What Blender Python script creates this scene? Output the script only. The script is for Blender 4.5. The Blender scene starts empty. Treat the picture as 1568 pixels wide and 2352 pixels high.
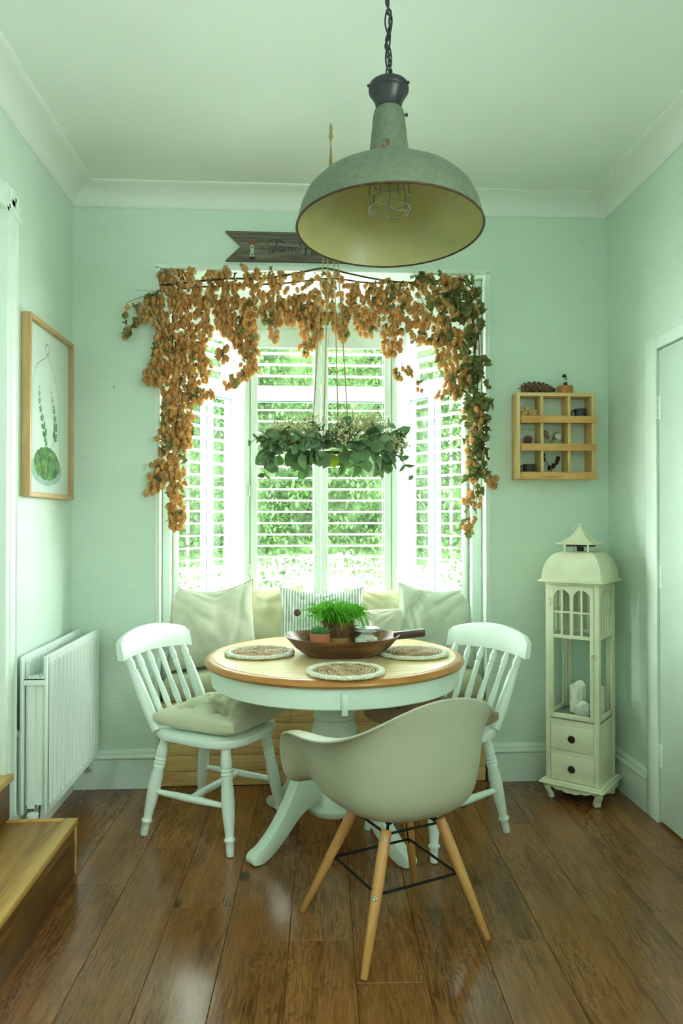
import bpy, bmesh, math, random
from mathutils import Vector, Matrix, noise
from math import sin, cos, pi, radians, sqrt, atan2

random.seed(7)
scene = bpy.context.scene
COL = scene.collection

# ------------------------------------------------------------ camera, sky, exposure
cam_data = bpy.data.cameras.new('camera')
cam = bpy.data.objects.new('camera', cam_data)
COL.objects.link(cam)
cam_data.sensor_fit = 'HORIZONTAL'
cam_data.sensor_width = 36.0
cam_data.lens = 1700.0 / 1568.0 * 36.0
cam_data.clip_start = 0.05
HC = 1.29
YAW = radians(3.1)
PIT = math.atan(16 / 1700.0)
cam.location = (0, 0, HC)
cam.rotation_euler = (pi / 2 + PIT, 0, -YAW)
scene.camera = cam

world = bpy.data.worlds.new('overcast_sky')
scene.world = world
world.use_nodes = True
wn = world.node_tree.nodes['Background']
wn.inputs['Color'].default_value = (0.95, 1.0, 0.985, 1)
wn.inputs['Strength'].default_value = 11.0
scene.view_settings.view_transform = 'Standard'
scene.view_settings.look = 'None'
scene.view_settings.gamma = 1.0
scene.view_settings.use_curve_mapping = False
scene.view_settings.exposure = 1.82
scene.cycles.max_bounces = 10
scene.cycles.diffuse_bounces = 6
scene.cycles.transparent_max_bounces = 24
scene.cycles.caustics_reflective = False
scene.cycles.caustics_refractive = False
scene.cycles.sample_clamp_indirect = 6.0


def portal(name, loc, rot, sx, sy):
    l = bpy.data.lights.new(name, 'AREA')
    l.shape = 'RECTANGLE'
    l.size = sx
    l.size_y = sy
    l.cycles.is_portal = True
    o = bpy.data.objects.new(name, l)
    o.location = loc
    o.rotation_euler = rot
    COL.objects.link(o)


# sky portals in the bay and an unseen side opening added to light the left wall
portal('bay_sky_portal', (0.11, 4.75, 1.6), (-pi / 2, 0, 0), 2.6, 2.4)
REAR_Y = -1.3
SWY0, SWY1, SWZ0, SWZ1 = -0.75, 0.1, 1.35, 2.35
portal('added_side_portal', (1.53 + 0.1, (SWY0 + SWY1) / 2, (SWZ0 + SWZ1) / 2), (0, pi / 2, 0), SWZ1 - SWZ0, SWY1 - SWY0)


# ------------------------------------------------------------ helpers
def ray(px, py):
    x = (px - 784) / 1700.0
    z = -(py - 1176) / 1700.0
    y = cos(PIT) - z * sin(PIT)
    zz = sin(PIT) + z * cos(PIT)
    return Vector((x * cos(YAW) + y * sin(YAW), -x * sin(YAW) + y * cos(YAW), zz))


def P(px, py, Y):
    """the point of the room at depth Y that was measured at photo position px, py"""
    r = ray(px, py)
    return r * (Y / r.y) + Vector((0, 0, HC))


def lin(c):
    return tuple((v / 12.92 if v <= 0.04045 else ((v + 0.055) / 1.055) ** 2.4) for v in c)


def rgb(r, g, b):
    return lin((r / 255, g / 255, b / 255)) + (1,)


class MB:
    def __init__(self):
        self.v = []
        self.f = []

    def add(self, vs, fs, M=None):
        n = len(self.v)
        if M is not None:
            vs = [M @ Vector(p) for p in vs]
        self.v.extend([tuple(p) for p in vs])
        self.f.extend([tuple(i + n for i in f) for f in fs])
        return self

    def box(self, x0, x1, y0, y1, z0, z1, b=0.0, M=None):
        if b <= 0:
            vs = [(x0, y0, z0), (x1, y0, z0), (x1, y1, z0), (x0, y1, z0), (x0, y0, z1), (x1, y0, z1), (x1, y1, z1), (x0, y1, z1)]
            fs = [(0, 3, 2, 1), (4, 5, 6, 7), (0, 1, 5, 4), (1, 2, 6, 5), (2, 3, 7, 6), (3, 0, 4, 7)]
            return self.add(vs, fs, M)
        bm = bmesh.new()
        bmesh.ops.create_cube(bm, size=1)
        for v in bm.verts:
            v.co = Vector(((x0 + x1) / 2 + v.co.x * (x1 - x0), (y0 + y1) / 2 + v.co.y * (y1 - y0), (z0 + z1) / 2 + v.co.z * (z1 - z0)))
        b = min(b, 0.45 * min(x1 - x0, y1 - y0, z1 - z0))
        bmesh.ops.bevel(bm, geom=bm.edges[:], offset=b, segments=2, profile=0.5, affect='EDGES')
        return self.bm(bm, M)

    def bm(self, bm, M=None):
        bm.verts.index_update()
        vs = [v.co.copy() for v in bm.verts]
        fs = [[v.index for v in f.verts] for f in bm.faces]
        bm.free()
        return self.add(vs, fs, M)

    def lathe(self, prof, seg=24, M=None, close=False):
        """prof: list of (r, z) from bottom to top, capped at both ends unless close"""
        vs, fs = [], []
        n = len(prof)
        for (r, z) in prof:
            for k in range(seg):
                a = 2 * pi * k / seg
                vs.append((r * cos(a), r * sin(a), z))
        last = n if close else n - 1
        for i in range(last):
            j = (i + 1) % n
            for k in range(seg):
                k2 = (k + 1) % seg
                fs.append((i * seg + k, i * seg + k2, j * seg + k2, j * seg + k))
        if not close:
            fs.append(tuple(range(seg - 1, -1, -1)))
            fs.append(tuple((n - 1) * seg + k for k in range(seg)))
        return self.add(vs, fs, M)

    def tube(self, pts, rad, seg=8, closed=False, M=None, flat=1.0):
        pts = [Vector(p) for p in pts]
        n = len(pts)
        rr = rad if isinstance(rad, (list, tuple)) else [rad] * n
        vs, fs = [], []
        t0 = (pts[1] - pts[0]).normalized()
        ref = Vector((0, 0, 1)) if abs(t0.z) < 0.9 else Vector((1, 0, 0))
        nrm = (ref - t0 * ref.dot(t0)).normalized()
        for i, p in enumerate(pts):
            if closed:
                t = (pts[(i + 1) % n] - pts[i - 1]).normalized()
            else:
                t = (pts[min(i + 1, n - 1)] - pts[max(i - 1, 0)])
                t = t.normalized() if t.length > 1e-9 else t0
            nrm = (nrm - t * nrm.dot(t))
            nrm = nrm.normalized() if nrm.length > 1e-6 else t.orthogonal().normalized()
            bn = t.cross(nrm)
            for k in range(seg):
                a = 2 * pi * k / seg
                vs.append(p + nrm * cos(a) * rr[i] * flat + bn * sin(a) * rr[i])
        for i in range(n if closed else n - 1):
            j = (i + 1) % n
            for k in range(seg):
                k2 = (k + 1) % seg
                fs.append((i * seg + k, i * seg + k2, j * seg + k2, j * seg + k))
        if not closed:
            fs.append(tuple(range(seg - 1, -1, -1)))
            fs.append(tuple((n - 1) * seg + k for k in range(seg)))
        return self.add(vs, fs, M)

    def turned(self, p0, p1, prof, seg=14):
        """lathe between two points; prof: list of (t 0..1, r)"""
        p0, p1 = Vector(p0), Vector(p1)
        d = p1 - p0
        M = Matrix.Translation(p0) @ d.to_track_quat('Z', 'Y').to_matrix().to_4x4()
        return self.lathe([(r, t * d.length) for t, r in prof], seg, M)

    def prism(self, outline, h, M=None, b=0.0):
        """extrude a 2d outline (x, y) from z=0 to h"""
        bm = bmesh.new()
        f = bm.faces.new([bm.verts.new((x, y, 0)) for x, y in outline])
        f.normal_update()
        if f.normal.z < 0:
            f.normal_flip()
        r = bmesh.ops.extrude_face_region(bm, geom=[f])
        for v in r['geom']:
            if isinstance(v, bmesh.types.BMVert):
                v.co.z += h
        bmesh.ops.recalc_face_normals(bm, faces=bm.faces[:])
        if b > 0:
            bmesh.ops.bevel(bm, geom=bm.edges[:], offset=b, segments=2, profile=0.5, affect='EDGES')
        return self.bm(bm, M)

    def mesh(self, name, mat, smooth=True, angle=40, fix=False):
        me = bpy.data.meshes.new(name)
        me.from_pydata(self.v, [], self.f)
        if fix:
            bm = bmesh.new()
            bm.from_mesh(me)
            bmesh.ops.recalc_face_normals(bm, faces=bm.faces[:])
            bm.to_mesh(me)
            bm.free()
        me.update()
        if smooth:
            me.shade_smooth()
            if angle is not None:
                me.set_sharp_from_angle(angle=radians(angle))
        me.materials.append(mat)
        return me


def obj(name, src, mat=None, parent=None, loc=(0, 0, 0), rot=(0, 0, 0), world=False, smooth=True, angle=40, kind=None, label=None, fix=False):
    me = src.mesh(name, mat, smooth, angle, fix) if isinstance(src, MB) else src
    o = bpy.data.objects.new(name, me)
    COL.objects.link(o)
    o.location = loc
    o.rotation_euler = rot
    if parent is not None:
        o.parent = parent
        if world:
            q = parent
            m = Matrix.Identity(4)
            while q is not None:
                m = Matrix.LocRotScale(q.location, q.rotation_euler, q.scale) @ m if q.parent is None else q.matrix_parent_inverse @ Matrix.LocRotScale(q.location, q.rotation_euler, q.scale) @ m
                q = q.parent
            o.matrix_parent_inverse = m.inverted()
    if kind:
        o['kind'] = kind
    if label:
        o['label'] = label
    return o


def tag(o, label, cat, group=None):
    o['label'] = label
    o['category'] = cat
    if group:
        o['group'] = group
    return o


def thing(name, label, cat, loc=(0, 0, 0), rz=0.0, group=None):
    o = bpy.data.objects.new(name, None)
    o.empty_display_size = 0.05
    COL.objects.link(o)
    o.location = loc
    o.rotation_euler = (0, 0, rz)
    return tag(o, label, cat, group)


def struct(name, src, mat, **k):
    return obj(name, src, mat, kind='structure', **k)


def copy_tree(root, loc, rz, label, group=None):
    r = root.copy()
    COL.objects.link(r)
    r.location = loc
    r.rotation_euler = (0, 0, rz)
    r['label'] = label
    if group:
        r['group'] = group
    for ch in list(root.children):
        c = ch.copy()
        COL.objects.link(c)
        c.parent = r
        for g in list(ch.children):
            d = g.copy()
            COL.objects.link(d)
            d.parent = c
    return r


def curve_pts(ctrl, n=8, closed=False):
    """Catmull-Rom through the control points"""
    c = [Vector(p) for p in ctrl]
    out = []
    m = len(c)
    for i in range(m if closed else m - 1):
        p1, p2 = c[i], c[(i + 1) % m]
        p0 = c[i - 1] if (i > 0 or closed) else p1 * 2 - p2
        p3 = c[(i + 2) % m] if (i + 2 < m or closed) else p2 * 2 - p1
        for k in range(n):
            t = k / n
            out.append(0.5 * ((2 * p1) + (p2 - p0) * t + (2 * p0 - 5 * p1 + 4 * p2 - p3) * t * t + (3 * p1 - p0 - 3 * p2 + p3) * t ** 3))
    if not closed:
        out.append(c[-1])
    return out


# ------------------------------------------------------------ materials
class NT:
    def __init__(self, name):
        self.m = bpy.data.materials.new(name)
        self.m.use_nodes = True
        self.t = self.m.node_tree
        self.b = self.t.nodes['Principled BSDF']

    def n(self, typ, **k):
        x = self.t.nodes.new(typ)
        for a, v in k.items():
            if a.startswith('i_'):
                x.inputs[a[2:].replace('_', ' ')].default_value = v
            else:
                setattr(x, a, v)
        return x

    def l(self, a, b):
        self.t.links.new(a, b)

    def coords(self, scale=(1, 1, 1), rnd=False, rot=(0, 0, 0)):
        tc = self.n('ShaderNodeTexCoord')
        mp = self.n('ShaderNodeMapping')
        mp.inputs['Scale'].default_value = scale
        mp.inputs['Rotation'].default_value = rot
        self.l(tc.outputs['Object'], mp.inputs['Vector'])
        if rnd:
            oi = self.n('ShaderNodeObjectInfo')
            mu = self.n('ShaderNodeMath', operation='MULTIPLY')
            mu.inputs[1].default_value = 57.0
            self.l(oi.outputs['Random'], mu.inputs[0])
            ad = self.n('ShaderNodeVectorMath', operation='ADD')
            self.l(tc.outputs['Object'], ad.inputs[0])
            self.l(mu.outputs[0], ad.inputs[1])
            self.l(ad.outputs[0], mp.inputs['Vector'])
        return mp.outputs[0]

    def noise(self, vec, scale, detail=3.0, rough=0.5, dist=0.0):
        x = self.n('ShaderNodeTexNoise')
        x.inputs['Scale'].default_value = scale
        x.inputs['Detail'].default_value = detail
        x.inputs['Roughness'].default_value = rough
        x.inputs['Distortion'].default_value = dist
        self.l(vec, x.inputs['Vector'])
        return x.outputs['Fac']

    def ramp(self, fac, stops):
        r = self.n('ShaderNodeValToRGB')
        e = r.color_ramp.elements
        while len(e) < len(stops):
            e.new(0.5)
        for i, (p, c) in enumerate(stops):
            e[i].position = p
            e[i].color = c
        self.l(fac, r.inputs['Fac'])
        return r.outputs['Color']

    def mix(self, fac, a, b, mode='MIX'):
        x = self.n('ShaderNodeMix', data_type='RGBA', blend_type=mode)
        for s, v in ((x.inputs[0], fac), (x.inputs[6], a), (x.inputs[7], b)):
            if isinstance(v, (float, int, tuple)):
                s.default_value = v
            else:
                self.l(v, s)
        return x.outputs[2]

    def math(self, op, a, b=0.0):
        x = self.n('ShaderNodeMath', operation=op)
        for s, v in ((x.inputs[0], a), (x.inputs[1], b)):
            if isinstance(v, (float, int)):
                s.default_value = v
            else:
                self.l(v, s)
        return x.outputs[0]

    def bump(self, h, strength=0.3, dist=0.002):
        x = self.n('ShaderNodeBump')
        x.inputs['Strength'].default_value = strength
        x.inputs['Distance'].default_value = dist
        self.l(h, x.inputs['Height'])
        self.l(x.outputs[0], self.b.inputs['Normal'])

    def col(self, c):
        if isinstance(c, tuple):
            self.b.inputs['Base Color'].default_value = c
        else:
            self.l(c, self.b.inputs['Base Color'])


def plain(name, c, rough=0.5, metal=0.0, var=0.06, vs=6.0, bump=0.0, bs=120.0, spec=0.5, subs=0.0, trans=0.0):
    k = NT(name)
    v = k.coords()
    if var > 0:
        n = k.noise(v, vs, 4)
        d = tuple(x * (1 - var * 2) for x in c[:3]) + (1,)
        u = tuple(min(1, x * (1 + var)) for x in c[:3]) + (1,)
        k.col(k.ramp(n, [(0.3, d), (0.7, u)]))
    else:
        k.col(c)
    k.b.inputs['Roughness'].default_value = rough
    k.b.inputs['Metallic'].default_value = metal
    k.b.inputs['Specular IOR Level'].default_value = spec
    if subs > 0:
        k.b.inputs['Subsurface Weight'].default_value = subs
        k.b.inputs['Subsurface Radius'].default_value = (0.02, 0.02, 0.015)
    if bump > 0:
        k.bump(k.noise(v, bs, 3), bump, 0.002)
    return k.m


def translucent(name, c, tc, w=0.4, rough=0.6, var=0.15, vs=30.0, rnd=0.0):
    k = NT(name)
    v = k.coords()
    n = k.noise(v, vs, 3)
    d = tuple(x * (1 - var * 2) for x in c[:3]) + (1,)
    u = tuple(min(1, x * (1 + var)) for x in c[:3]) + (1,)
    colr = k.ramp(n, [(0.3, d), (0.7, u)])
    if rnd > 0:
        oi = k.n('ShaderNodeObjectInfo')
        hsv = k.n('ShaderNodeHueSaturation')
        k.l(colr, hsv.inputs['Color'])
        k.l(k.math('ADD', k.math('MULTIPLY', oi.outputs['Random'], rnd * 2), 1 - rnd), hsv.inputs['Value'])
        colr = hsv.outputs['Color']
    k.col(colr)
    k.b.inputs['Roughness'].default_value = rough
    k.b.inputs['Specular IOR Level'].default_value = 0.25
    tr = k.n('ShaderNodeBsdfTranslucent')
    tr.inputs['Color'].default_value = tc
    mx = k.n('ShaderNodeMixShader')
    mx.inputs[0].default_value = w
    out = k.t.nodes['Material Output']
    k.l(k.b.outputs[0], mx.inputs[1])
    k.l(tr.outputs[0], mx.inputs[2])
    k.l(mx.outputs[0], out.inputs['Surface'])
    return k.m


def wood(name, dark, mid, light, axis='y', scale=1.0, rough=0.45, streak=0.35, knots=0.0, rings=5.0, rnd=True, vary=0.0, bump=0.08, coat=0.0, spec=0.5, knot_c=None, soft=False):
    k = NT(name)
    s = [9.0, 9.0, 9.0]
    ax = 'xyz'.index(axis)
    s[ax] = 0.9
    v = k.coords(tuple(q * scale for q in s), rnd)
    big = k.noise(v, 1.0, 3, 0.5, 0.6)
    ring = k.math('FRACT', k.math('MULTIPLY', big, rings))
    ring = k.math('ABSOLUTE', k.math('SUBTRACT', ring, 0.5))
    ring = k.math('MULTIPLY', ring, 2.0)
    if soft:
        # laminate print: cloudy patches with only faint growth rings
        sc = [3.0, 3.0, 3.0]
        sc[ax] = 1.3
        cloud = k.noise(k.coords(tuple(q * scale for q in sc), rnd), 1.0, 4, 0.55, 0.4)
        cloud = k.math('ADD', k.math('MULTIPLY', k.math('SUBTRACT', cloud, 0.5), 1.6), 0.5)
        ring = k.math('ADD', k.math('MULTIPLY', ring, 0.34), k.math('MULTIPLY', cloud, 0.66))
    s2 = [q * (20 if soft else 9) for q in s]
    s2[ax] = 11.0 if soft else 4.0
    v2 = k.coords(tuple(q * scale for q in s2), rnd)
    fine = k.noise(v2, 1.0, 4, 0.65)
    fac = k.math('ADD', k.math('MULTIPLY', ring, 0.55), k.math('MULTIPLY', big, 0.45))
    c = k.ramp(fac, [(0.15, dark), (0.45, mid), (0.85, light)])
    if soft:
        warp = k.noise(k.coords((6, 2.0, 6), rnd), 1.0, 2)
        cx = k.n('ShaderNodeVectorMath', operation='ADD')
        k.l(k.coords((150, 9.0, 150), rnd), cx.inputs[0])
        k.l(k.math('MULTIPLY', warp, 22.0), cx.inputs[1])
        stroke = k.noise(cx.outputs[0], 1.0, 2, 0.6)
        sm = k.ramp(stroke, [(0.40, (0.42, 0.40, 0.36, 1)), (0.52, (1, 1, 1, 1))])
        pm = k.ramp(k.noise(k.coords((5, 1.6, 5), rnd), 1.0, 3), [(0.35, (0, 0, 0, 1)), (0.6, (1, 1, 1, 1))])
        c = k.mix(k.math('MULTIPLY', pm, 0.85), c, k.mix(1.0, c, sm, 'MULTIPLY'))
        dk = k.ramp(k.noise(k.coords((7, 2.2, 7), rnd), 1.0, 4, 0.6), [(0.60, (1, 1, 1, 1)), (0.74, (0.50, 0.52, 0.46, 1))])
        c = k.mix(1.0, c, dk, 'MULTIPLY')
    f2 = k.ramp(fine, [(0.30 if soft else 0.38, (0, 0, 0, 1)), (0.62, (1, 1, 1, 1))])
    fd = k.math('SUBTRACT', 1.0, k.math('MULTIPLY', k.math('SUBTRACT', 1.0, f2), streak))
    c = k.mix(1.0, c, fd, 'MULTIPLY')
    if knots > 0:
        s3 = [4.2, 4.2, 4.2]
        s3[ax] = 2.4
        v3 = k.coords(tuple(q * scale for q in s3), rnd)
        vo = k.n('ShaderNodeTexVoronoi')
        vo.inputs['Scale'].default_value = 1.0
        k.l(v3, vo.inputs['Vector'])
        kn = k.ramp(k.math('ADD', vo.outputs['Distance'], k.math('MULTIPLY', k.math('SUBTRACT', fine, 0.5), 0.06)), [(knots * 0.4, (1, 1, 1, 1)), (knots, (0, 0, 0, 1))])
        c = k.mix(kn, c, knot_c or tuple(x * 0.4 for x in dark[:3]) + (1,))
    if vary > 0:
        oi = k.n('ShaderNodeObjectInfo')
        hsv = k.n('ShaderNodeHueSaturation')
        k.l(c, hsv.inputs['Color'])
        k.l(k.math('ADD', k.math('MULTIPLY', oi.outputs['Random'], vary * 2), 1 - vary), hsv.inputs['Value'])
        c = hsv.outputs['Color']
    k.col(c)
    k.b.inputs['Roughness'].default_value = rough
    k.b.inputs['Specular IOR Level'].default_value = spec
    k.b.inputs['Coat Weight'].default_value = coat
    k.b.inputs['Coat Roughness'].default_value = 0.12
    if bump > 0:
        k.bump(fine, bump, 0.001)
    return k.m


def glass_mat(name, tint=(0.985, 0.998, 0.99, 1), refl=0.08):
    k = NT(name)
    tr = k.n('ShaderNodeBsdfTransparent')
    tr.inputs['Color'].default_value = tint
    gl = k.n('ShaderNodeBsdfGlossy')
    gl.inputs['Roughness'].default_value = 0.03
    fr = k.n('ShaderNodeFresnel')
    fr.inputs['IOR'].default_value = 1.45
    mx = k.n('ShaderNodeMixShader')
    ge = k.n('ShaderNodeNewGeometry')
    front = k.math('SUBTRACT', 1.0, ge.outputs['Backfacing'])
    k.l(k.math('MULTIPLY', fr.outputs[0], k.math('MULTIPLY', front, 0.9)), mx.inputs[0])
    k.l(tr.outputs[0], mx.inputs[1])
    k.l(gl.outputs[0], mx.inputs[2])
    k.l(mx.outputs[0], k.t.nodes['Material Output'].inputs['Surface'])
    return k.m


def linen(name, c, scale=420.0, var=0.05, stripes=None):
    k = NT(name)
    v = k.coords()
    n = k.noise(v, 9.0, 4)
    d = tuple(x * (1 - var * 2) for x in c[:3]) + (1,)
    base = k.ramp(n, [(0.3, d), (0.7, c)])
    wa = k.noise(k.coords((scale, scale, 40.0)), 1.0, 2)
    wb = k.noise(k.coords((40.0, 40.0, scale)), 1.0, 2)
    w = k.math('ADD', wa, wb)
    base = k.mix(0.25, base, k.ramp(w, [(0.7, tuple(x * 0.75 for x in c[:3]) + (1,)), (1.2, c)]))
    if stripes:
        sc, per = stripes
        sx = k.n('ShaderNodeSeparateXYZ')
        k.l(k.coords(), sx.inputs[0])
        f = k.math('FRACT', k.math('MULTIPLY', sx.outputs['X'], 1.0 / per))
        m = k.ramp(f, [(0.40, (0, 0, 0, 1)), (0.5, (1, 1, 1, 1)), (0.9, (1, 1, 1, 1)), (1.0, (0, 0, 0, 1))])
        base = k.mix(m, base, sc)
    k.col(base)
    k.b.inputs['Roughness'].default_value = 0.85
    k.b.inputs['Sheen Weight'].default_value = 0.15
    k.b.inputs['Specular IOR Level'].default_value = 0.15
    k.bump(w, 0.25, 0.0015)
    return k.m


def wallpaper(name, c):
    k = NT(name)
    a = k.noise(k.coords((14, 14, 150)), 1.0, 1, 0.5, 0.2)
    b = k.noise(k.coords((160, 160, 7)), 1.0, 2)
    a = k.math('MULTIPLY', k.math('MAXIMUM', k.math('SUBTRACT', a, 0.56), 0.0), 6.0)
    s = k.math('ADD', a, k.math('MULTIPLY', b, 0.2))
    n = k.noise(k.coords(), 2.0, 3)
    k.col(k.ramp(n, [(0.3, tuple(x * 0.96 for x in c[:3]) + (1,)), (0.7, c)]))
    k.b.inputs['Roughness'].default_value = 0.55
    k.b.inputs['Specular IOR Level'].default_value = 0.3
    k.bump(s, 0.3, 0.002)
    return k.m


M_wall = wallpaper('textured_wallpaper', rgb(210, 228, 215))
M_ceil = plain('ceiling_paint', rgb(226, 234, 228), 0.6, var=0.02, vs=2)
M_trim = plain('trim_paint', rgb(222, 236, 226), 0.35, var=0.02, vs=5, bump=0.03, bs=60)
M_door = plain('door_paint', rgb(198, 218, 204), 0.35, var=0.02, vs=5)
M_shut = plain('shutter_paint', rgb(204, 216, 206), 0.35, var=0.01)
M_chair = plain('chair_paint', rgb(226, 240, 232), 0.3, var=0.02, bump=0.04, bs=90)
M_table_w = plain('table_paint', rgb(220, 236, 224), 0.4, var=0.03, bump=0.04, bs=60)
M_rad = plain('radiator_enamel', rgb(226, 238, 231), 0.3, var=0.01)
M_pvc = plain('window_frame_plastic', rgb(236, 242, 238), 0.3, var=0.0)
M_gasket = plain('gasket_rubber', rgb(70, 110, 100), 0.5, var=0.0)
M_glass = glass_mat('clear_glass')
M_floor = wood('laminate_oak', rgb(92, 58, 31), rgb(134, 88, 47), rgb(160, 112, 65), 'y', 0.8, 0.17, 0.38, knots=0.095, rings=4.0, vary=0.12, bump=0.05, spec=0.5, knot_c=rgb(52, 34, 18), soft=True)
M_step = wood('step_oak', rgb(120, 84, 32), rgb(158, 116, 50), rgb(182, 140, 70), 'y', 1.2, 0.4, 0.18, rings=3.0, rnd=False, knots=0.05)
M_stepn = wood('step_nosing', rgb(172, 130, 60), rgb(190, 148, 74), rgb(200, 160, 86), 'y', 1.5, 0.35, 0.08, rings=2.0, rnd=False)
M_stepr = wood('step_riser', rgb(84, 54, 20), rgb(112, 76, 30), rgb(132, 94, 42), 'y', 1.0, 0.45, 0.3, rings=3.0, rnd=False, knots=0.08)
M_pine = wood('bare_pine', rgb(214, 160, 90), rgb(232, 190, 122), rgb(240, 206, 146), 'x', 1.3, 0.55, 0.12, knots=0.09, rings=6.0, vary=0.08, knot_c=rgb(120, 62, 24))
M_shelf = wood('pine_shelf', rgb(206, 164, 96), rgb(222, 186, 124), rgb(230, 200, 142), 'x', 1.6, 0.6, 0.1, knots=0.05, rings=5.0, vary=0.05, knot_c=rgb(140, 80, 40))
M_shelfb = wood('pine_batten', rgb(196, 136, 72), rgb(214, 160, 94), rgb(222, 174, 110), 'x', 1.6, 0.6, 0.12, knots=0.09, rings=6.0, vary=0.06, knot_c=rgb(130, 62, 30))
M_shelfv = wood('pine_upright', rgb(206, 164, 96), rgb(222, 186, 124), rgb(230, 200, 142), 'z', 1.6, 0.6, 0.1, knots=0.05, rings=5.0, vary=0.05, knot_c=rgb(140, 80, 40))
M_top = wood('table_top_wood', rgb(226, 194, 134), rgb(236, 208, 152), rgb(240, 216, 168), 'x', 0.8, 0.25, 0.12, rings=4.0, rnd=False)
M_rim = wood('table_rim_wood', rgb(160, 98, 40), rgb(182, 118, 52), rgb(196, 134, 66), 'x', 1.5, 0.3, 0.15, rings=2.0, rnd=False)
M_beech = wood('beech_leg', rgb(176, 118, 60), rgb(196, 140, 78), rgb(206, 154, 92), 'z', 2.0, 0.4, 0.12, rings=2.0)
M_bowl = wood('dark_bowl_wood', rgb(62, 38, 20), rgb(112, 72, 42), rgb(150, 108, 70), 'x', 1.2, 0.33, 0.4, rings=3.0, rnd=False, knots=0.1)
M_frame = wood('oak_frame', rgb(168, 134, 82), rgb(186, 152, 100), rgb(198, 166, 116), 'z', 2.5, 0.45, 0.12, rings=2.0)
M_sign = wood('weathered_board', rgb(84, 74, 62), rgb(112, 104, 90), rgb(128, 122, 108), 'x', 1.6, 0.7, 0.4, rings=5.0, rnd=False)
# ------------------------------------------------------------ room shell
WXL, WXR, WY, CZ = -1.10, 1.53, 3.62, 2.88
OX0, OX1, OZ = -0.695, 0.922, 2.515
T = 0.2

# floor slab and planks
fl = struct('floor', MB().box(WXL - T, WXR + T, REAR_Y - T, 4.4, -0.12, -0.014), plain('floor_slab', rgb(30, 20, 12), 0.9))
ALPHA = radians(1.6)


def clip(poly, f):
    out = []
    for i in range(len(poly)):
        a, b = poly[i - 1], poly[i]
        da, db = f(a), f(b)
        if da * db < 0:
            t = da / (da - db)
            out.append((a[0] + (b[0] - a[0]) * t, a[1] + (b[1] - a[1]) * t))
        if db >= 0:
            out.append(b)
    return out


joints = {-2: 2.2, -1: 2.647, 0: 2.937, 1: 2.485, 2: 2.943, 3: 2.279, 4: 2.067, 5: 2.75, 6: 2.268, 7: 3.122, 8: 2.077, 9: 2.417, 10: 2.9}
PW, PL, GAP = 0.1965, 1.26, 0.0006
Rf = Matrix.Rotation(-ALPHA, 3, 'Z')
for k in range(-3, 12):
    u0 = -0.69 + PW * k
    j0 = joints.get(k, 2.6 + 0.37 * k % 0.9)
    for s in range(-4, 2):
        v0 = j0 + s * PL
        rect = [(u0 + GAP, v0 + GAP), (u0 + PW - GAP, v0 + GAP), (u0 + PW - GAP, v0 + PL - GAP), (u0 + GAP, v0 + PL - GAP)]
        w = [tuple((Rf @ Vector((a, b, 0)))[:2]) for a, b in rect]
        for f in (lambda p: p[0] - WXL + 0.02, lambda p: WXR + 0.02 - p[0], lambda p: WY + 0.02 - p[1], lambda p: p[1] - REAR_Y):
            if len(w) > 2:
                w = clip(w, f)
        if len(w) < 3:
            continue
        c = Rf @ Vector((u0 + PW / 2, v0 + PL / 2, 0))
        loc = [tuple((Rf.inverted() @ (Vector((a, b, 0)) - c))[:2]) for a, b in w]
        b_ = 0.0009
        cx = sum(p[0] for p in loc) / len(loc)
        cy = sum(p[1] for p in loc) / len(loc)
        ins = [(p[0] - math.copysign(b_, p[0] - cx), p[1] - math.copysign(b_, p[1] - cy)) for p in loc]
        n = len(loc)
        vs = [(x, y, -0.013) for x, y in loc] + [(x, y, -b_) for x, y in loc] + [(x, y, 0) for x, y in ins]
        fs = [tuple(range(n - 1, -1, -1)), tuple(2 * n + i for i in range(n))]
        for r_ in range(2):
            for i in range(n):
                fs.append((r_ * n + i, r_ * n + (i + 1) % n, (r_ + 1) * n + (i + 1) % n, (r_ + 1) * n + i))
        m = MB().add(vs, fs)
        o = obj('floor_plank', m, M_floor, fl, loc=c, rot=(0, 0, -ALPHA), smooth=False, fix=True)

struct('ceiling', MB().box(WXL - T, WXR + T, REAR_Y - T, WY + 0.2, CZ, CZ + 0.15), M_ceil, smooth=False)
# left wall with a doorway above the steps, nearer the camera
DY0, DY1, DZ = 1.85, 2.75, 2.42
wl = MB()
wl.box(WXL - T, WXL, REAR_Y - T, DY0, -0.02, CZ)
wl.box(WXL - T, WXL, DY1, WY + T, -0.02, CZ)
wl.box(WXL - T, WXL, DY0, DY1, DZ, CZ)
wl.box(WXL - T, WXL, DY0, DY1, -0.02, 0.335)
wl.box(WXL - T, WXL - 0.13, DY0, DY1, 0.335, DZ)  # unseen backing added behind the door to keep outside light out
struct('wall_left', wl, M_wall, smooth=False)
RY0, RY1, RZ = 2.25, 3.075, 2.015
wr = MB()
wr.box(WXR, WXR + T, REAR_Y - T, SWY0, -0.02, CZ)
wr.box(WXR, WXR + T, SWY0, SWY1, -0.02, SWZ0)  # unseen opening behind the camera, added so the sky brightens the left wall
wr.box(WXR, WXR + T, SWY0, SWY1, SWZ1, CZ)
wr.box(WXR, WXR + T, SWY1, RY0, -0.02, CZ)
wr.box(WXR, WXR + T, RY1, WY + T, -0.02, CZ)
wr.box(WXR, WXR + T, RY0, RY1, RZ, CZ)
wr.box(WXR + 0.05, WXR + T, RY0, RY1, -0.02, RZ)  # unseen filler added behind the door, blocks light leaking under it
struct('wall_right', wr, M_wall, smooth=False)
wb = MB()
wb.box(WXL, OX0, WY, WY + T, -0.02, CZ)
wb.box(OX1, WXR, WY, WY + T, -0.02, CZ)
wb.box(OX0, OX1, WY, WY + T, OZ, CZ)
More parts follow.
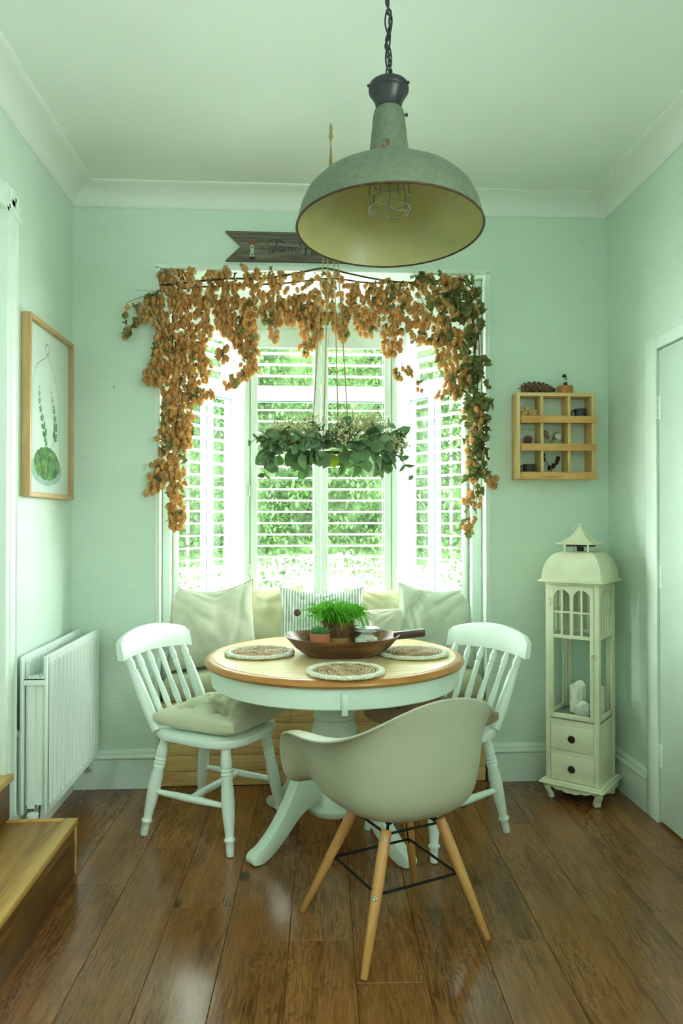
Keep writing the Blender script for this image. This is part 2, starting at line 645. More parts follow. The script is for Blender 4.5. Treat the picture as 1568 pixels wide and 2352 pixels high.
struct('wall_back', wb, M_wall, smooth=False)
wq = MB().box(WXL - T, WXR + T, REAR_Y - T, REAR_Y, -0.02, CZ)
struct('wall_rear', wq, M_wall, smooth=False)

# coving: a hollow quarter round where the walls meet the ceiling
cv = [(0, -0.085), (0.006, -0.085), (0.012, -0.078)] + [(0.014 + 0.10 * (1 - cos(a)), -0.076 + 0.066 * sin(a)) for a in [i * pi / 16 for i in range(1, 9)]] + [(0.122, -0.006), (0.122, 0), (0, 0)]


def sweep(prof, p0, p1, inward):
    """profile (out from the wall, up) swept from p0 to p1"""
    m = MB()
    n = len(prof)
    vs = []
    for p in (p0, p1):
        for a, z in prof:
            vs.append((p[0] + inward[0] * a, p[1] + inward[1] * a, p[2] + z))
    fs = [(i, (i + 1) % n, n + (i + 1) % n, n + i) for i in range(n)] + [tuple(range(n)), tuple(range(2 * n - 1, n - 1, -1))]
    return m.add(vs, fs)


struct('trim_1', sweep(cv, (WXL, REAR_Y, CZ), (WXL, WY, CZ), (1, 0)), M_ceil, fix=True, angle=25)
struct('trim_2', sweep(cv, (WXL, WY, CZ), (WXR, WY, CZ), (0, -1)), M_ceil, fix=True, angle=25)
struct('trim_3', sweep(cv, (WXR, WY, CZ), (WXR, REAR_Y, CZ), (-1, 0)), M_ceil, fix=True, angle=25)
bb = [(0, 0), (0.020, 0), (0.020, 0.135), (0.016, 0.138)] + [(0.016 + 0.010 * sin(a), 0.148 - 0.010 * cos(a)) for a in [i * pi / 8 for i in range(1, 8)]] + [(0.014, 0.16), (0.013, 0.164), (0.016, 0.168), (0.012, 0.180), (0.004, 0.184), (0, 0.184)]
struct('baseboard_back_left', sweep(bb, (WXL, WY, 0), (OX0 + 0.002, WY, 0), (0, -1)), M_trim, fix=True, angle=30)
struct('baseboard_back_right', sweep(bb, (OX1 - 0.002, WY, 0), (WXR, WY, 0), (0, -1)), M_trim, fix=True, angle=30)
struct('baseboard_left', sweep(bb, (WXL, DY1 + 0.14, 0), (WXL, WY, 0), (1, 0)), M_trim, fix=True, angle=30)
struct('baseboard_right', sweep(bb, (WXR, WY, 0), (WXR, RY1 + 0.105, 0), (-1, 0)), M_trim, fix=True, angle=30)

# door on the right with flat architrave and three hinges
ar = MB()
ar.box(WXR - 0.022, WXR, RY1, RY1 + 0.1, 0, RZ + 0.05, 0.004)
ar.box(WXR - 0.022, WXR, RY0 - 0.1, RY0, 0, RZ + 0.05, 0.004)
ar.box(WXR - 0.022, WXR, RY0, RY1, RZ, RZ + 0.05, 0.004)
struct('trim_4', ar, M_trim)
dr = struct('door_1', MB().box(WXR - 0.012, WXR + 0.03, RY0 + 0.004, RY1 - 0.006, 0.012, RZ - 0.006, 0.003), M_door)
for z0, z1 in ((1.712, 1.814), (0.994, 1.09), (0.239, 0.339)):
    h = MB()
    for q in range(5):
        a, b = z0 + (z1 - z0) * q / 5, z0 + (z1 - z0) * (q + 1) / 5
        h.lathe([(0.0065, a + 0.0006), (0.0065, b - 0.0006)], 10, Matrix.Translation((WXR - 0.018, RY1 - 0.003, 0)))
    h.box(WXR - 0.0145, WXR - 0.012, RY1 - 0.03, RY1 - 0.004, z0, z1)
    obj('hinge', h, M_trim, dr)

# doorway on the left: moulded architrave, white door standing behind, oak threshold
arp = [(0, 0), (0.03, 0), (0.03, 0.018), (0.022, 0.024), (0.022, 0.05), (0.026, 0.056), (0.026, 0.085), (0.018, 0.09), (0.018, 0.118), (0.024, 0.124), (0.02, 0.138), (0, 0.138)]


def arch_post(y0, sgn, z0, z1):
    m = MB()
    n = len(arp)
    vs = [(WXL + a, y0 + sgn * b, z) for z in (z0, z1) for a, b in arp]
    fs = [(i, (i + 1) % n, n + (i + 1) % n, n + i) for i in range(n)] + [tuple(range(n)), tuple(range(2 * n - 1, n - 1, -1))]
    return m.add(vs, fs)


am = MB()
q = arch_post(DY1, 1, 0.17, DZ + 0.1)
am.add(q.v, q.f)
q = arch_post(DY0, -1, 0.17, DZ + 0.1)
am.add(q.v, q.f)
n_ = len(arp)
vs = [(WXL + a, y, DZ + b * 0.72) for y in (DY0 - 0.138, DY1 + 0.138) for a, b in arp]
am.add(vs, [(i, (i + 1) % n_, n_ + (i + 1) % n_, n_ + i) for i in range(n_)] + [tuple(range(n_)), tuple(range(2 * n_ - 1, n_ - 1, -1))])
struct('trim_5', am, M_trim, fix=True, angle=30)
d2 = struct('door_2', MB().box(WXL - 0.12, WXL - 0.075, DY0 + 0.004, DY1 - 0.004, 0.345, DZ - 0.005, 0.003), M_trim)
for z0, z1 in ((0.5, 1.2), (1.35, 2.25)):
    obj('door_panel', MB().box(WXL - 0.077, WXL - 0.068, DY0 + 0.12, DY1 - 0.12, z0, z1, 0.004), M_trim, d2)

# oak steps below the doorway
st = thing('oak_step', 'low oak step with pale nosing on the floor under the left doorway', 'step', (-0.96, 2.2, 0))
SX, SY0, SY1, SZ = -0.818, 1.2, 2.765, 0.198
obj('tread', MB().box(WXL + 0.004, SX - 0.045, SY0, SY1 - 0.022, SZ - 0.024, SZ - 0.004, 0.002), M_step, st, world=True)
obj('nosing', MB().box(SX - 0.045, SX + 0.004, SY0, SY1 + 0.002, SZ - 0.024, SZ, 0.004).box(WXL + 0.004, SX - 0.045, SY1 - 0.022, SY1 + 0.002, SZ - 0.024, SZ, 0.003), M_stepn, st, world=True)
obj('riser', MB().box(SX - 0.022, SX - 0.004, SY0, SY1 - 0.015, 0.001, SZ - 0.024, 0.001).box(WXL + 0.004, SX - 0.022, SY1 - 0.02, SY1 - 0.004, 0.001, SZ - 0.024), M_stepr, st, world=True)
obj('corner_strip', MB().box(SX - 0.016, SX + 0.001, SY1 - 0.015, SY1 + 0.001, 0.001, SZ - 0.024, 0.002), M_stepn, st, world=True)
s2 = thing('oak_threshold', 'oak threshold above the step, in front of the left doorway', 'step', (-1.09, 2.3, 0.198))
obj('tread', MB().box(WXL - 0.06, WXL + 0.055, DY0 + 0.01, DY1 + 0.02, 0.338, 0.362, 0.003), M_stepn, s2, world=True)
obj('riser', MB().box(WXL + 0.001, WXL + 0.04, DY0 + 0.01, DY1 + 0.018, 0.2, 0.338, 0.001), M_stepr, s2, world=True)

# ------------------------------------------------------------ bay
B0, B1, B2, B3 = Vector((-0.66, 3.80)), Vector((-0.32, 4.25)), Vector((0.545, 4.25)), Vector((0.868, 3.80))
HZ0 = 2.375
SILL = 0.70
bay_c = MB()
bay_c.prism([(-0.95, 3.78), (1.18, 3.78), (1.18, 4.1), (0.75, 4.7), (-0.55, 4.7), (-0.95, 4.1)], 0.12, Matrix.Translation((0, 0, OZ + 0.002)))
struct('ceiling_bay', bay_c, M_ceil, smooth=False)


def seg_frame(a, b):
    """matrix: x along a->b, y outwards, z up"""
    d = (b - a).normalized()
    n = Vector((-d.y, d.x))
    return Matrix(((d.x, n.x, 0, a.x), (d.y, n.y, 0, a.y), (0, 0, 1, 0), (0, 0, 0, 1))), (b - a).length


SEG = [seg_frame(B0, B1), seg_frame(B1, B2), seg_frame(B2, B3)]
lw = MB()
hd = MB()
for i, (M_, L) in enumerate(SEG):
    e = 0.06 if i != 1 else 0.0
    lw.box(-0.02, L + 0.02, 0.0, 0.2, -0.02, SILL, 0, M_)
    hd.box(-0.004, L + 0.004, 0.0, 0.045, HZ0, OZ + 0.004, 0.003, M_)
    hd.box(-0.1, L + 0.1, 0.05, 0.2, HZ0 + 0.05, OZ + 0.05, 0, M_)
# cheeks between the wall and the first and last shutter
lw.box(OX0 - 0.22, OX0 + 0.03, WY + T - 0.005, 4.0, -0.02, OZ + 0.05)
lw.box(OX1 - 0.048, OX1 + 0.22, WY + T - 0.005, 4.0, -0.02, OZ + 0.05)
struct('wall_bay', lw, M_trim, smooth=False)
struct('trim_6', hd, M_shut)
# window board
sb = MB()
for (M_, L) in SEG:
    sb.box(-0.03, L + 0.03, -0.05, 0.12, SILL, SILL + 0.025, 0.004, M_)
struct('trim_7', sb, M_trim)
# corner posts of the shutters
cp = MB()
for c in (B1, B2):
    cp.lathe([(0.034, SILL + 0.026), (0.034, HZ0)], 12, Matrix.Translation((c.x, c.y + 0.012, 0)))
struct('trim_8', cp, M_shut, angle=50)
# reveal beading down the edges of the opening
rb = MB()
rb.box(OX0 - 0.012, OX0 + 0.012, WY - 0.006, WY + 0.03, 0.185, OZ, 0.004)
rb.box(OX1 - 0.012, OX1 + 0.012, WY - 0.006, WY + 0.03, 0.185, OZ, 0.004)
rb.box(OX0 - 0.012, OX1 + 0.012, WY - 0.006, WY + 0.03, OZ - 0.012, OZ + 0.012, 0.004)
rb.box(OX0 + 0.012, OX0 + 0.10, WY + 0.01, WY + 0.06, OZ - 0.04, OZ - 0.012, 0.003)
# broad jamb boards between the reveal and the shutters
rb.box(OX0 + 0.001, OX0 + 0.04, WY + 0.12, WY + T - 0.002, 0.42, OZ, 0.004)
rb.box(OX1 - 0.052, OX1 - 0.001, WY + 0.12, WY + T - 0.002, 0.42, OZ, 0.004)
struct('trim_9', rb, M_trim)

# shutters: four panels, every louvre its own piece
LZ0, PITCH, NL = 0.845, 0.0648, 22


def shutter(M_, x0, x1, label, ang=0.0):
    root = thing('shutter_panel', label, 'shutter', tuple(M_ @ Vector(((x0 + x1) / 2, 0, SILL + 0.03)))[:3], atan2(M_[1][0], M_[0][0]), 'plantation shutter panels in the bay')
    w = x1 - x0
    s = 0.038
    zb = SILL + 0.03
    for nm, a, b in (('stile', -w / 2 + 0.001, -w / 2 + s), ('stile', w / 2 - s, w / 2 - 0.001)):
        obj(nm, MB().box(a, b, -0.014, 0.014, 0, HZ0 - zb - 0.003, 0.003), M_shut, root)
    top = LZ0 + PITCH * NL
    obj('top_rail', MB().box(-w / 2 + s, w / 2 - s, -0.012, 0.012, top - zb, HZ0 - zb - 0.003, 0.003), M_shut, root)
    obj('bottom_rail', MB().box(-w / 2 + s, w / 2 - s, -0.012, 0.012, 0, LZ0 - zb, 0.003), M_shut, root)
    m = MB()
    vs, fs = [], []
    K = 10
    hw = w / 2 - s - 0.002
    for sx in (-hw, hw):
        for k in range(K):
            a = 2 * pi * k / K
            vs.append((sx, cos(a) * 0.032, sin(a) * 0.0048))
    for k in range(K):
        fs.append((k, (k + 1) % K, K + (k + 1) % K, K + k))
    fs += [tuple(range(K - 1, -1, -1)), tuple(range(K, 2 * K))]
    me = m.add(vs, fs).mesh('louvre', M_shut, True, 50)
    for i in range(NL):
        obj('louvre', me, None, root, loc=(0, 0, LZ0 - zb + PITCH * (i + 0.5)), rot=(radians(ang), 0, 0))
    obj('tilt_rod', MB().box(hw - 0.006, hw - 0.002, 0.03, 0.034, LZ0 - zb, top - zb), M_shut, root)
    return root


M0, L0 = SEG[0]
M1, L1 = SEG[1]
M2, L2 = SEG[2]
shutter(M0, 0.005, L0 - 0.055, 'white louvred shutter panel in the left angled side of the bay', -3)
sh = shutter(M1, 0.03, L1 / 2 - 0.001, 'white louvred shutter panel left of the middle of the bay', 2)
shutter(M1, L1 / 2 + 0.001, L1 - 0.03, 'white louvred shutter panel right of the middle of the bay', 2)
shutter(M2, 0.055, L2 - 0.005, 'white louvred shutter panel in the right angled side of the bay', -3)
for x in (0.026,):
    for z in (1.0, 1.45, 2.2):
        o = obj('hinge', MB().lathe([(0.005, z - 0.03), (0.005, z + 0.03)], 8, M1 @ Matrix.Translation((x, -0.016, 0))), M_shut, sh, world=True)

# windows behind the shutters
OFF = 0.10
for i, (M_, L) in enumerate(SEG):
    x0, x1 = (-0.06, L + 0.06) if i == 1 else ((-0.02, L + 0.05) if i == 0 else (-0.05, L + 0.02))
    z0, z1 = SILL + 0.025, HZ0 + 0.06
    TR0, TR1 = 1.985, 2.07
    fr = MB()
    fr.box(x0, x0 + 0.055, OFF, OFF + 0.06, z0, z1, 0.004, M_)
    fr.box(x1 - 0.055, x1, OFF, OFF + 0.06, z0, z1, 0.004, M_)
    fr.box(x0 + 0.055, x1 - 0.055, OFF, OFF + 0.06, z0, z0 + 0.05, 0.004, M_)
    fr.box(x0 + 0.055, x1 - 0.055, OFF, OFF + 0.06, z1 - 0.05, z1, 0.004, M_)
    w = struct('window_%d' % (i + 1), fr, M_pvc)
    obj('transom', MB().box(x0 + 0.055, x1 - 0.055, OFF - 0.006, OFF + 0.055, TR0, TR1, 0.004, M_), M_pvc, w)
    g = MB()
    if i == 1:
        spans = [(x0 + 0.055, L / 2 - 0.03), (L / 2 + 0.03, x1 - 0.055)]
        obj('mullion', MB().box(L / 2 - 0.03, L / 2 + 0.03, OFF, OFF + 0.06, z0 + 0.05, TR0, 0.004, M_), M_pvc, w)
    elif i == 0:
        spans = [(x0 + 0.055, L - 0.20), (L - 0.155, x1 - 0.055)]
        obj('mullion', MB().box(L - 0.20, L - 0.155, OFF, OFF + 0.06, z0 + 0.05, TR0, 0.004, M_), M_pvc, w)
    else:
        spans = [(x0 + 0.055, 0.16), (0.205, x1 - 0.055)]
        obj('mullion', MB().box(0.16, 0.205, OFF, OFF + 0.06, z0 + 0.05, TR0, 0.004, M_), M_pvc, w)
    zb_ = z0 + 0.05
    for a, b in spans:
        e = 0.008
        g.box(a, a + e, OFF + 0.004, OFF + 0.03, zb_, TR0, 0, M_)
        g.box(b - e, b, OFF + 0.004, OFF + 0.03, zb_, TR0, 0, M_)
        g.box(a, b, OFF + 0.004, OFF + 0.03, TR0 - e, TR0, 0, M_)
        obj('pane', MB().box(a + 0.001, b - 0.001, OFF + 0.028, OFF + 0.032, zb_, TR0 - 0.001, 0, M_), M_glass, w, smooth=False)
    obj('pane', MB().box(x0 + 0.056, x1 - 0.056, OFF + 0.028, OFF + 0.032, TR1, z1 - 0.05, 0, M_), M_glass, w, smooth=False)
    obj('gasket', g, M_gasket, w, smooth=False)
    hx = {0: L - 0.178, 1: L / 2, 2: 0.182}[i]
    hm = MB()
    hm.box(hx - 0.01, hx + 0.01, OFF - 0.012, OFF, 1.0, 1.07, 0.003, M_)
    hm.box(hx - 0.007, hx + 0.007, OFF - 0.03, OFF - 0.012, 0.94, 1.05, 0.004, M_)
    obj('window_handle', hm, M_pvc, w)

# ------------------------------------------------------------ outside
M_pave = plain('pale_paving', rgb(215, 216, 208), 0.9, var=0.1, vs=3)
M_leafo = translucent('hedge_leaf', rgb(58, 84, 44), rgb(74, 110, 50), 0.35, 0.6, 0.35, 3.0)
struct('ground_outside', MB().box(-14, 14, 4.72, 22, -0.35, -0.25), M_pave, smooth=False)
hedge_kinds = [(-2.75, 10.6, 1.6, 3.3, 9000, 'leafy bush outside beyond the left side window'),
               (-1.05, 8.9, 1.3, 4.3, 14000, 'tall green bush outside behind the left middle shutter'),
               (1.44, 8.9, 1.14, 4.3, 14000, 'tall green bush outside behind the right middle shutter'),
               (0.22, 10.6, 1.25, 4.5, 9000, 'green bush further back in the gap between the two tall bushes'),
               (4.2, 11.6, 1.5, 3.2, 6000, 'low green bush outside beyond the right side window')]
for hx, hy, hr, hz, n, lab in hedge_kinds:
    t = thing('garden_bush', lab, 'bush', (hx, hy, -0.25), 0, 'bushes outside the bay')
    m = MB()
    rr = random.Random(int(hx * 10) + 99)
    def core(a, q):
        return (0.94 + 0.30 * noise.noise(Vector((cos(a) * 2 + hx, sin(a) * 2, q * hz * 1.3)))) * min(1, 0.82 + (q - 0.22) * 1.4) * min(1, 0.5 + (0.97 - q) * 3.2)

    for k in range(n):
        q = rr.uniform(0.17, 1.0)
        if q < 0.26 and rr.random() < 0.5:
            continue
        a1 = -pi / 2 + rr.gauss(0, 1.0)
        f = rr.choice((rr.uniform(0.86, 1.02), rr.uniform(0.95, 1.16)))
        c = core(a1, q) * f
        s = rr.uniform(0.026, 0.050)
        Mx = Matrix.Translation((cos(a1) * c * hr * 0.96, sin(a1) * c * 0.42 - 0.02, q * hz)) @ Matrix.Rotation(rr.uniform(0, 6.3), 4, 'Z') @ Matrix.Rotation(rr.uniform(-1.3, 1.3), 4, 'X')
        m.add([(0, -s, 0), (s * 0.55, -s * 0.1, s * 0.15), (0, s, 0), (-s * 0.55, -s * 0.1, s * 0.15)], [(0, 1, 2), (0, 2, 3)], Mx)
    nu, nv = 26, 22
    vs, fs = [], []
    for j in range(nv + 1):
        for i in range(nu):
            a = 2 * pi * i / nu
            q = 0.23 + 0.74 * j / nv
            rad = (0.86 if 0 < j < nv else 0.3) * core(a, q)
            vs.append((cos(a) * rad * hr * 0.96, sin(a) * rad * 0.4, q * hz))
    for j in range(nv):
        for i in range(nu):
            fs.append((j * nu + i, j * nu + (i + 1) % nu, (j + 1) * nu + (i + 1) % nu, (j + 1) * nu + i))
    fs += [tuple(range(nu - 1, -1, -1)), tuple(nv * nu + i for i in range(nu))]
    m.add(vs, fs)
    obj('foliage', m, M_leafo, t, kind='stuff', smooth=False)
    bt = MB()
    for k in range(5):
        a = rr.uniform(-0.8, 0.8)
        pts = curve_pts([(a * hr * 0.3, 0.1, 0.0), (a * hr * 0.5, 0.15, hz * 0.2), (a * hr * 0.8, 0.1, hz * 0.45)], 5)
        bt.tube(pts, [0.022 - 0.0015 * i for i in range(len(pts))], 6)
    obj('stem', bt, plain('bark', rgb(120, 118, 84), 0.9, var=0.2), t)
M_gb = plain('green_painted_bench', rgb(96, 140, 110), 0.6)
t = thing('garden_bench', 'small green slatted bench standing outside beyond the window', 'bench', (-0.62, 7.3, -0.25))
for z, y in ((0.80, 0.2), (0.72, 0.18), (0.64, 0.16), (0.42, -0.15), (0.42, -0.02), (0.42, 0.1)):
    obj('slat', MB().box(-0.5, 0.5, y - (0.015 if z > 0.5 else 0.05), y + (0.015 if z > 0.5 else 0.05), z - (0.03 if z > 0.5 else 0.012), z + (0.03 if z > 0.5 else 0.012), 0.004), M_gb, t)
for sx in (-0.42, 0.42):
    obj('leg', MB().box(sx - 0.025, sx + 0.025, -0.19, -0.14, 0, 0.41, 0.004), M_gb, t)
    obj('leg', MB().box(sx - 0.025, sx + 0.025, 0.13, 0.24, 0, 0.85, 0.004), M_gb, t)
# pale house across the way, seen faintly through the right shutter
hs = thing('pale_house', 'pale rendered house across the way, seen through the right shutter', 'house', (7.2, 15.0, -0.25))
obj('wall', MB().box(-2.8, 2.8, 0, 1.0, 0, 5.0), plain('pale_render', rgb(190, 196, 190), 0.9, var=0.05), hs, smooth=False)
obj('roof', MB().add([(-3.0, -0.3, 5.0), (3.0, -0.3, 5.0), (3.0, 1.3, 5.0), (-3.0, 1.3, 5.0), (-3.0, 0.5, 6.2), (3.0, 0.5, 6.2)], [(0, 1, 5, 4), (2, 3, 4, 5), (1, 2, 5), (3, 0, 4), (3, 2, 1, 0)]), plain('slate', rgb(120, 125, 125), 0.8), hs, smooth=False)
for wx in (-1.6, 0.9):
    for wz in (0.9, 3.1):
        wf = obj('window', MB().box(wx - 0.5, wx + 0.5, -0.04, 0.0, wz, wz + 1.2, 0.01), M_pvc, hs)
        obj('pane', MB().box(wx - 0.42, wx + 0.42, -0.05, -0.04, wz + 0.08, wz + 1.12), plain('dark_pane', rgb(90, 100, 100), 0.1), wf, smooth=False)
# ------------------------------------------------------------ window seat
BZ = 0.40
BYF = 3.625
bench = thing('window_seat', 'built in window seat clad in bare knotty pine boards under the bay', 'bench', (0.11, BYF, 0))
ROWH = 0.0757
splits = [[-0.05, 0.62], [-0.41, 0.36], [0.22, 0.5], [-0.07, 0.58], [0.30, 0.7]]
xa, xb = OX0 + 0.014, OX1 - 0.014
z = BZ - 0.022
rows = []
z_top = 0.375
for r_, sp in enumerate(splits):
    zt = z_top - r_ * ROWH if r_ > 0 else z_top
    zb_ = max(0.002, z_top - (r_ + 1) * ROWH)
    xs = [xa] + sp + [xb]
    for a, b in zip(xs[:-1], xs[1:]):
        pr = random.uniform(0, 0.002)
        o = obj('plank', MB().box(-(b - a) / 2 + 0.0008, (b - a) / 2 - 0.0008, -0.009 - pr, 0.009, 0.0008, zt - zb_ - 0.0008, 0.0015), M_pine, bench, loc=((a + b) / 2 - 0.11, 0.0, zb_))
obj('top_board', MB().box(xa, xb, BYF - 0.014, WY + 0.2, 0.3755, BZ, 0.002).box(xa + 0.02, xb - 0.02, WY + 0.2, 3.81, 0.3755, BZ).prism([(-0.6, 3.81), (0.82, 3.81), (0.53, 4.24), (-0.31, 4.24)], 0.0245, Matrix.Translation((0, 0, 0.3755))), M_pine, bench, world=True)


def soft_box(w, d, h, r, seed=1, nx=40, ny=22, puff=0.02, wr=0.006):
    """upholstered pad with domed top and soft edges; origin at the centre of its underside"""
    vs, fs = [], []
    for s in (0, 1):
        for j in range(ny + 1):
            for i in range(nx + 1):
                u, v = -1 + 2 * i / nx, -1 + 2 * j / ny
                u = math.copysign(1 - (1 - abs(u)) ** 1.6, u)
                v = math.copysign(1 - (1 - abs(v)) ** 1.6, v)
                eu = max(0, (abs(u) * w / 2 - (w / 2 - r)) / r)
                ev = max(0, (abs(v) * d / 2 - (d / 2 - r)) / r)
                e = min(1, sqrt(eu * eu + ev * ev))
                t = sqrt(max(0, 1 - e * e))
                x, y = u * w / 2, v * d / 2
                if eu > 0 and ev > 0 and sqrt(eu * eu + ev * ev) > 1:
                    f = 1 / sqrt(eu * eu + ev * ev)
                    x = math.copysign(w / 2 - r + eu * r * f, u)
                    y = math.copysign(d / 2 - r + ev * r * f, v)
                nz = noise.noise(Vector((x * 7 + seed, y * 7, seed * 3.1))) * wr
                if s == 1:
                    zz = h / 2 + t * (h / 2 + puff * (1 - u ** 4) * (1 - v ** 4) + nz)
                else:
                    zz = h / 2 - t * h / 2 * 0.98
                vs.append((x, y, zz))
    n1 = (nx + 1) * (ny + 1)
    for s in (0, 1):
        for j in range(ny):
            for i in range(nx):
                a = s * n1 + j * (nx + 1) + i
                q = (a, a + 1, a + nx + 2, a + nx + 1)
                fs.append(q if s else q[::-1])
    return vs, fs


def weld(m, dist=0.0004):
    bm = bmesh.new()
    vs = [bm.verts.new(v) for v in m.v]
    for f in m.f:
        try:
            bm.faces.new([vs[i] for i in f])
        except ValueError:
            pass
    bmesh.ops.remove_doubles(bm, verts=bm.verts[:], dist=dist)
    r = MB()
    r.bm(bm)
    return r


M_lin = linen('natural_linen', rgb(204, 206, 186))
M_lin2 = linen('beige_linen', rgb(206, 202, 170))
M_lin3 = linen('pale_linen', rgb(214, 214, 194))
M_lin4 = linen('grey_linen', rgb(190, 200, 182))
M_stripe = linen('striped_linen', rgb(220, 224, 214), stripes=(rgb(140, 156, 148), 0.0155))
M_pad = linen('seat_pad_linen', rgb(196, 196, 166))
M_cush = linen('tufted_cotton', rgb(204, 208, 180), var=0.03)
M_cush2 = linen('tan_cotton', rgb(168, 144, 112), var=0.03)
m = MB().add(*soft_box(1.59, 0.52, 0.12, 0.045, 3, 60, 24, 0.018, 0.008))
sc = obj('bench_cushion', weld(m), M_pad, loc=(0.1135, 3.87, BZ + 0.0005), angle=60)
# trim the pad to the bay: its rear corners are cut off
for v in sc.data.vertices:
    if v.co.y > -0.10:
        lim = 0.785 - max(0.0, v.co.y + 0.09) * 0.80
        if abs(v.co.x) > lim:
            v.co.x = math.copysign(lim, v.co.x)
tag(sc, 'long plain beige seat cushion lying on the pine window seat', 'cushion')


def pillow(w, h, t, seed, sag=0.0, wr=0.010, pinch=0.07, n=44, corner=0.0):
    m = MB()
    vs, fs = [], []
    for s in (-1, 1):
        for j in range(n + 1):
            for i in range(n + 1):
                u, v = sin((-1 + 2 * i / n) * pi / 2), sin((-1 + 2 * j / n) * pi / 2)
                x = u * w / 2 * (1 - pinch * (1 - v ** 2) * abs(u) ** 2)
                z = v * h / 2 * (1 - pinch * (1 - u ** 2) * abs(v) ** 2)
                q = max(0, (1 - u * u) * (1 - v * v))
                th = t / 2 * q ** 0.42
                th *= 1 + sag * -v
                fold = noise.noise(Vector((x * 9 + seed * 5, z * 9, s * 2.3 + seed))) + 0.5 * noise.noise(Vector((x * 22 + seed, z * 22, s + seed)))
                cr = noise.noise(Vector((atan2(v, u) * 4.0 + seed, seed * 2.0, s))) * (u * u + v * v) * 0.5
                rd = noise.noise(Vector((x * 5 + seed * 7, z * 4 + seed, s * 1.7)))
                rd2 = noise.noise(Vector((atan2(v - 1.15, u - (0.9 if u > 0 else -0.9)) * 3.2 + seed, (u * u + v * v) * 0.6, s + seed)))
                ridge = (1 - abs(rd)) ** 6 * 0.9 + (1 - abs(rd2)) ** 7 * 1.0
                y = s * (th + (fold + cr - ridge) * wr * min(1, q * 3) ** 0.5)
                z -= sag * 0.25 * h * (1 - u * u) * max(0, v)
                vs.append((x, y, z + h / 2))
    n1 = (n + 1) ** 2
    for s in (0, 1):
        for j in range(n):
            for i in range(n):
                a = s * n1 + j * (n + 1) + i
                q = (a, a + 1, a + n + 2, a + n + 1)
                fs.append(q[::-1] if s else q)
    m.add(vs, fs)
    return weld(m, 0.0002)


def border(w, h, pinch, sag, n=24):
    pts = []
    def pt(u, v):
        x = u * w / 2 * (1 - pinch * (1 - v ** 2) * abs(u) ** 2)
        z = v * h / 2 * (1 - pinch * (1 - u ** 2) * abs(v) ** 2) - sag * 0.25 * h * (1 - u * u) * max(0, v)
        return (x, 0, z + h / 2)
    for i in range(n):
        pts.append(pt(-1 + 2 * i / n, -1))
    for i in range(n):
        pts.append(pt(1, -1 + 2 * i / n))
    for i in range(n):
        pts.append(pt(1 - 2 * i / n, 1))
    for i in range(n):
        pts.append(pt(-1, 1 - 2 * i / n))
    return pts


def place_pillow(lab, w, h, t, seed, loc, lean, rz, mat, pinch=0.07, sag=0.15, wr=0.012, roll=0.0, piping=None, name='cushion'):
    r = thing(name, lab, 'cushion', loc, rz, 'cushions along the window seat')
    ry = radians(roll)
    obj('cover', pillow(w, h, t, seed, sag, wr, pinch), mat, r, rot=(-radians(lean), ry, 0), angle=70)
    pm = MB().tube(border(w, h, pinch, sag), 0.0042, 6, True)
    obj('seam_edge', pm, piping or mat, r, rot=(-radians(lean), ry, 0), angle=None)
    return r


CT = BZ + 0.128
M_pip = linen('seam_linen', rgb(160, 160, 134))
place_pillow('large pale linen cushion with a dark stitched seam at the left end', 0.46, 0.445, 0.17, 1, (-0.442, 3.785, CT + 0.006), 14, radians(16), M_lin, 0.06, 0.42, piping=M_pip, roll=-1)
place_pillow('plain cream beige cushion between the big left one and the striped one', 0.40, 0.40, 0.15, 2, (-0.185, 4.02, CT + 0.002), 13, radians(4), M_lin2, 0.05, 0.1)
sp_ = place_pillow('grey and white ticking striped cushion with brown buttons behind the plants', 0.455, 0.40, 0.15, 3, (0.108, 3.955, CT + 0.002), 15, radians(-2), M_stripe, 0.06, 0.25)
place_pillow('plain pale cushion at the back between the striped and the big right one', 0.38, 0.385, 0.14, 4, (0.42, 4.03, CT + 0.002), 12, radians(-4), M_lin2, 0.05, 0.1)
place_pillow('small crumpled cream cushion leaning in front of the others on the right', 0.33, 0.295, 0.12, 5, (0.405, 3.80, CT + 0.004), 20, radians(-3), M_lin3, 0.07, -0.1, wr=0.014, roll=-3)
place_pillow('large grey green linen cushion at the right end of the window seat', 0.42, 0.425, 0.16, 6, (0.692, 3.785, CT + 0.005), 14, radians(-14), M_lin4, 0.06, 0.28, roll=1)
bt_m = MB().lathe([(0.004, -0.002), (0.017, -0.002), (0.019, 0.002), (0.017, 0.006), (0.012, 0.005), (0.004, 0.0045)], 18)
Mb = bt_m.mesh('button', plain('horn_button', rgb(88, 62, 48), 0.4))
for bx in (-0.125, 0.02, 0.155):
    obj('button', Mb, None, sp_, loc=(bx, -0.118, 0.275), rot=(radians(90 - 22), 0, 0), label='brown button' if bx < -0.1 else None)
bx_seam = MB()
for zz in (0.295, 0.25):
    pass

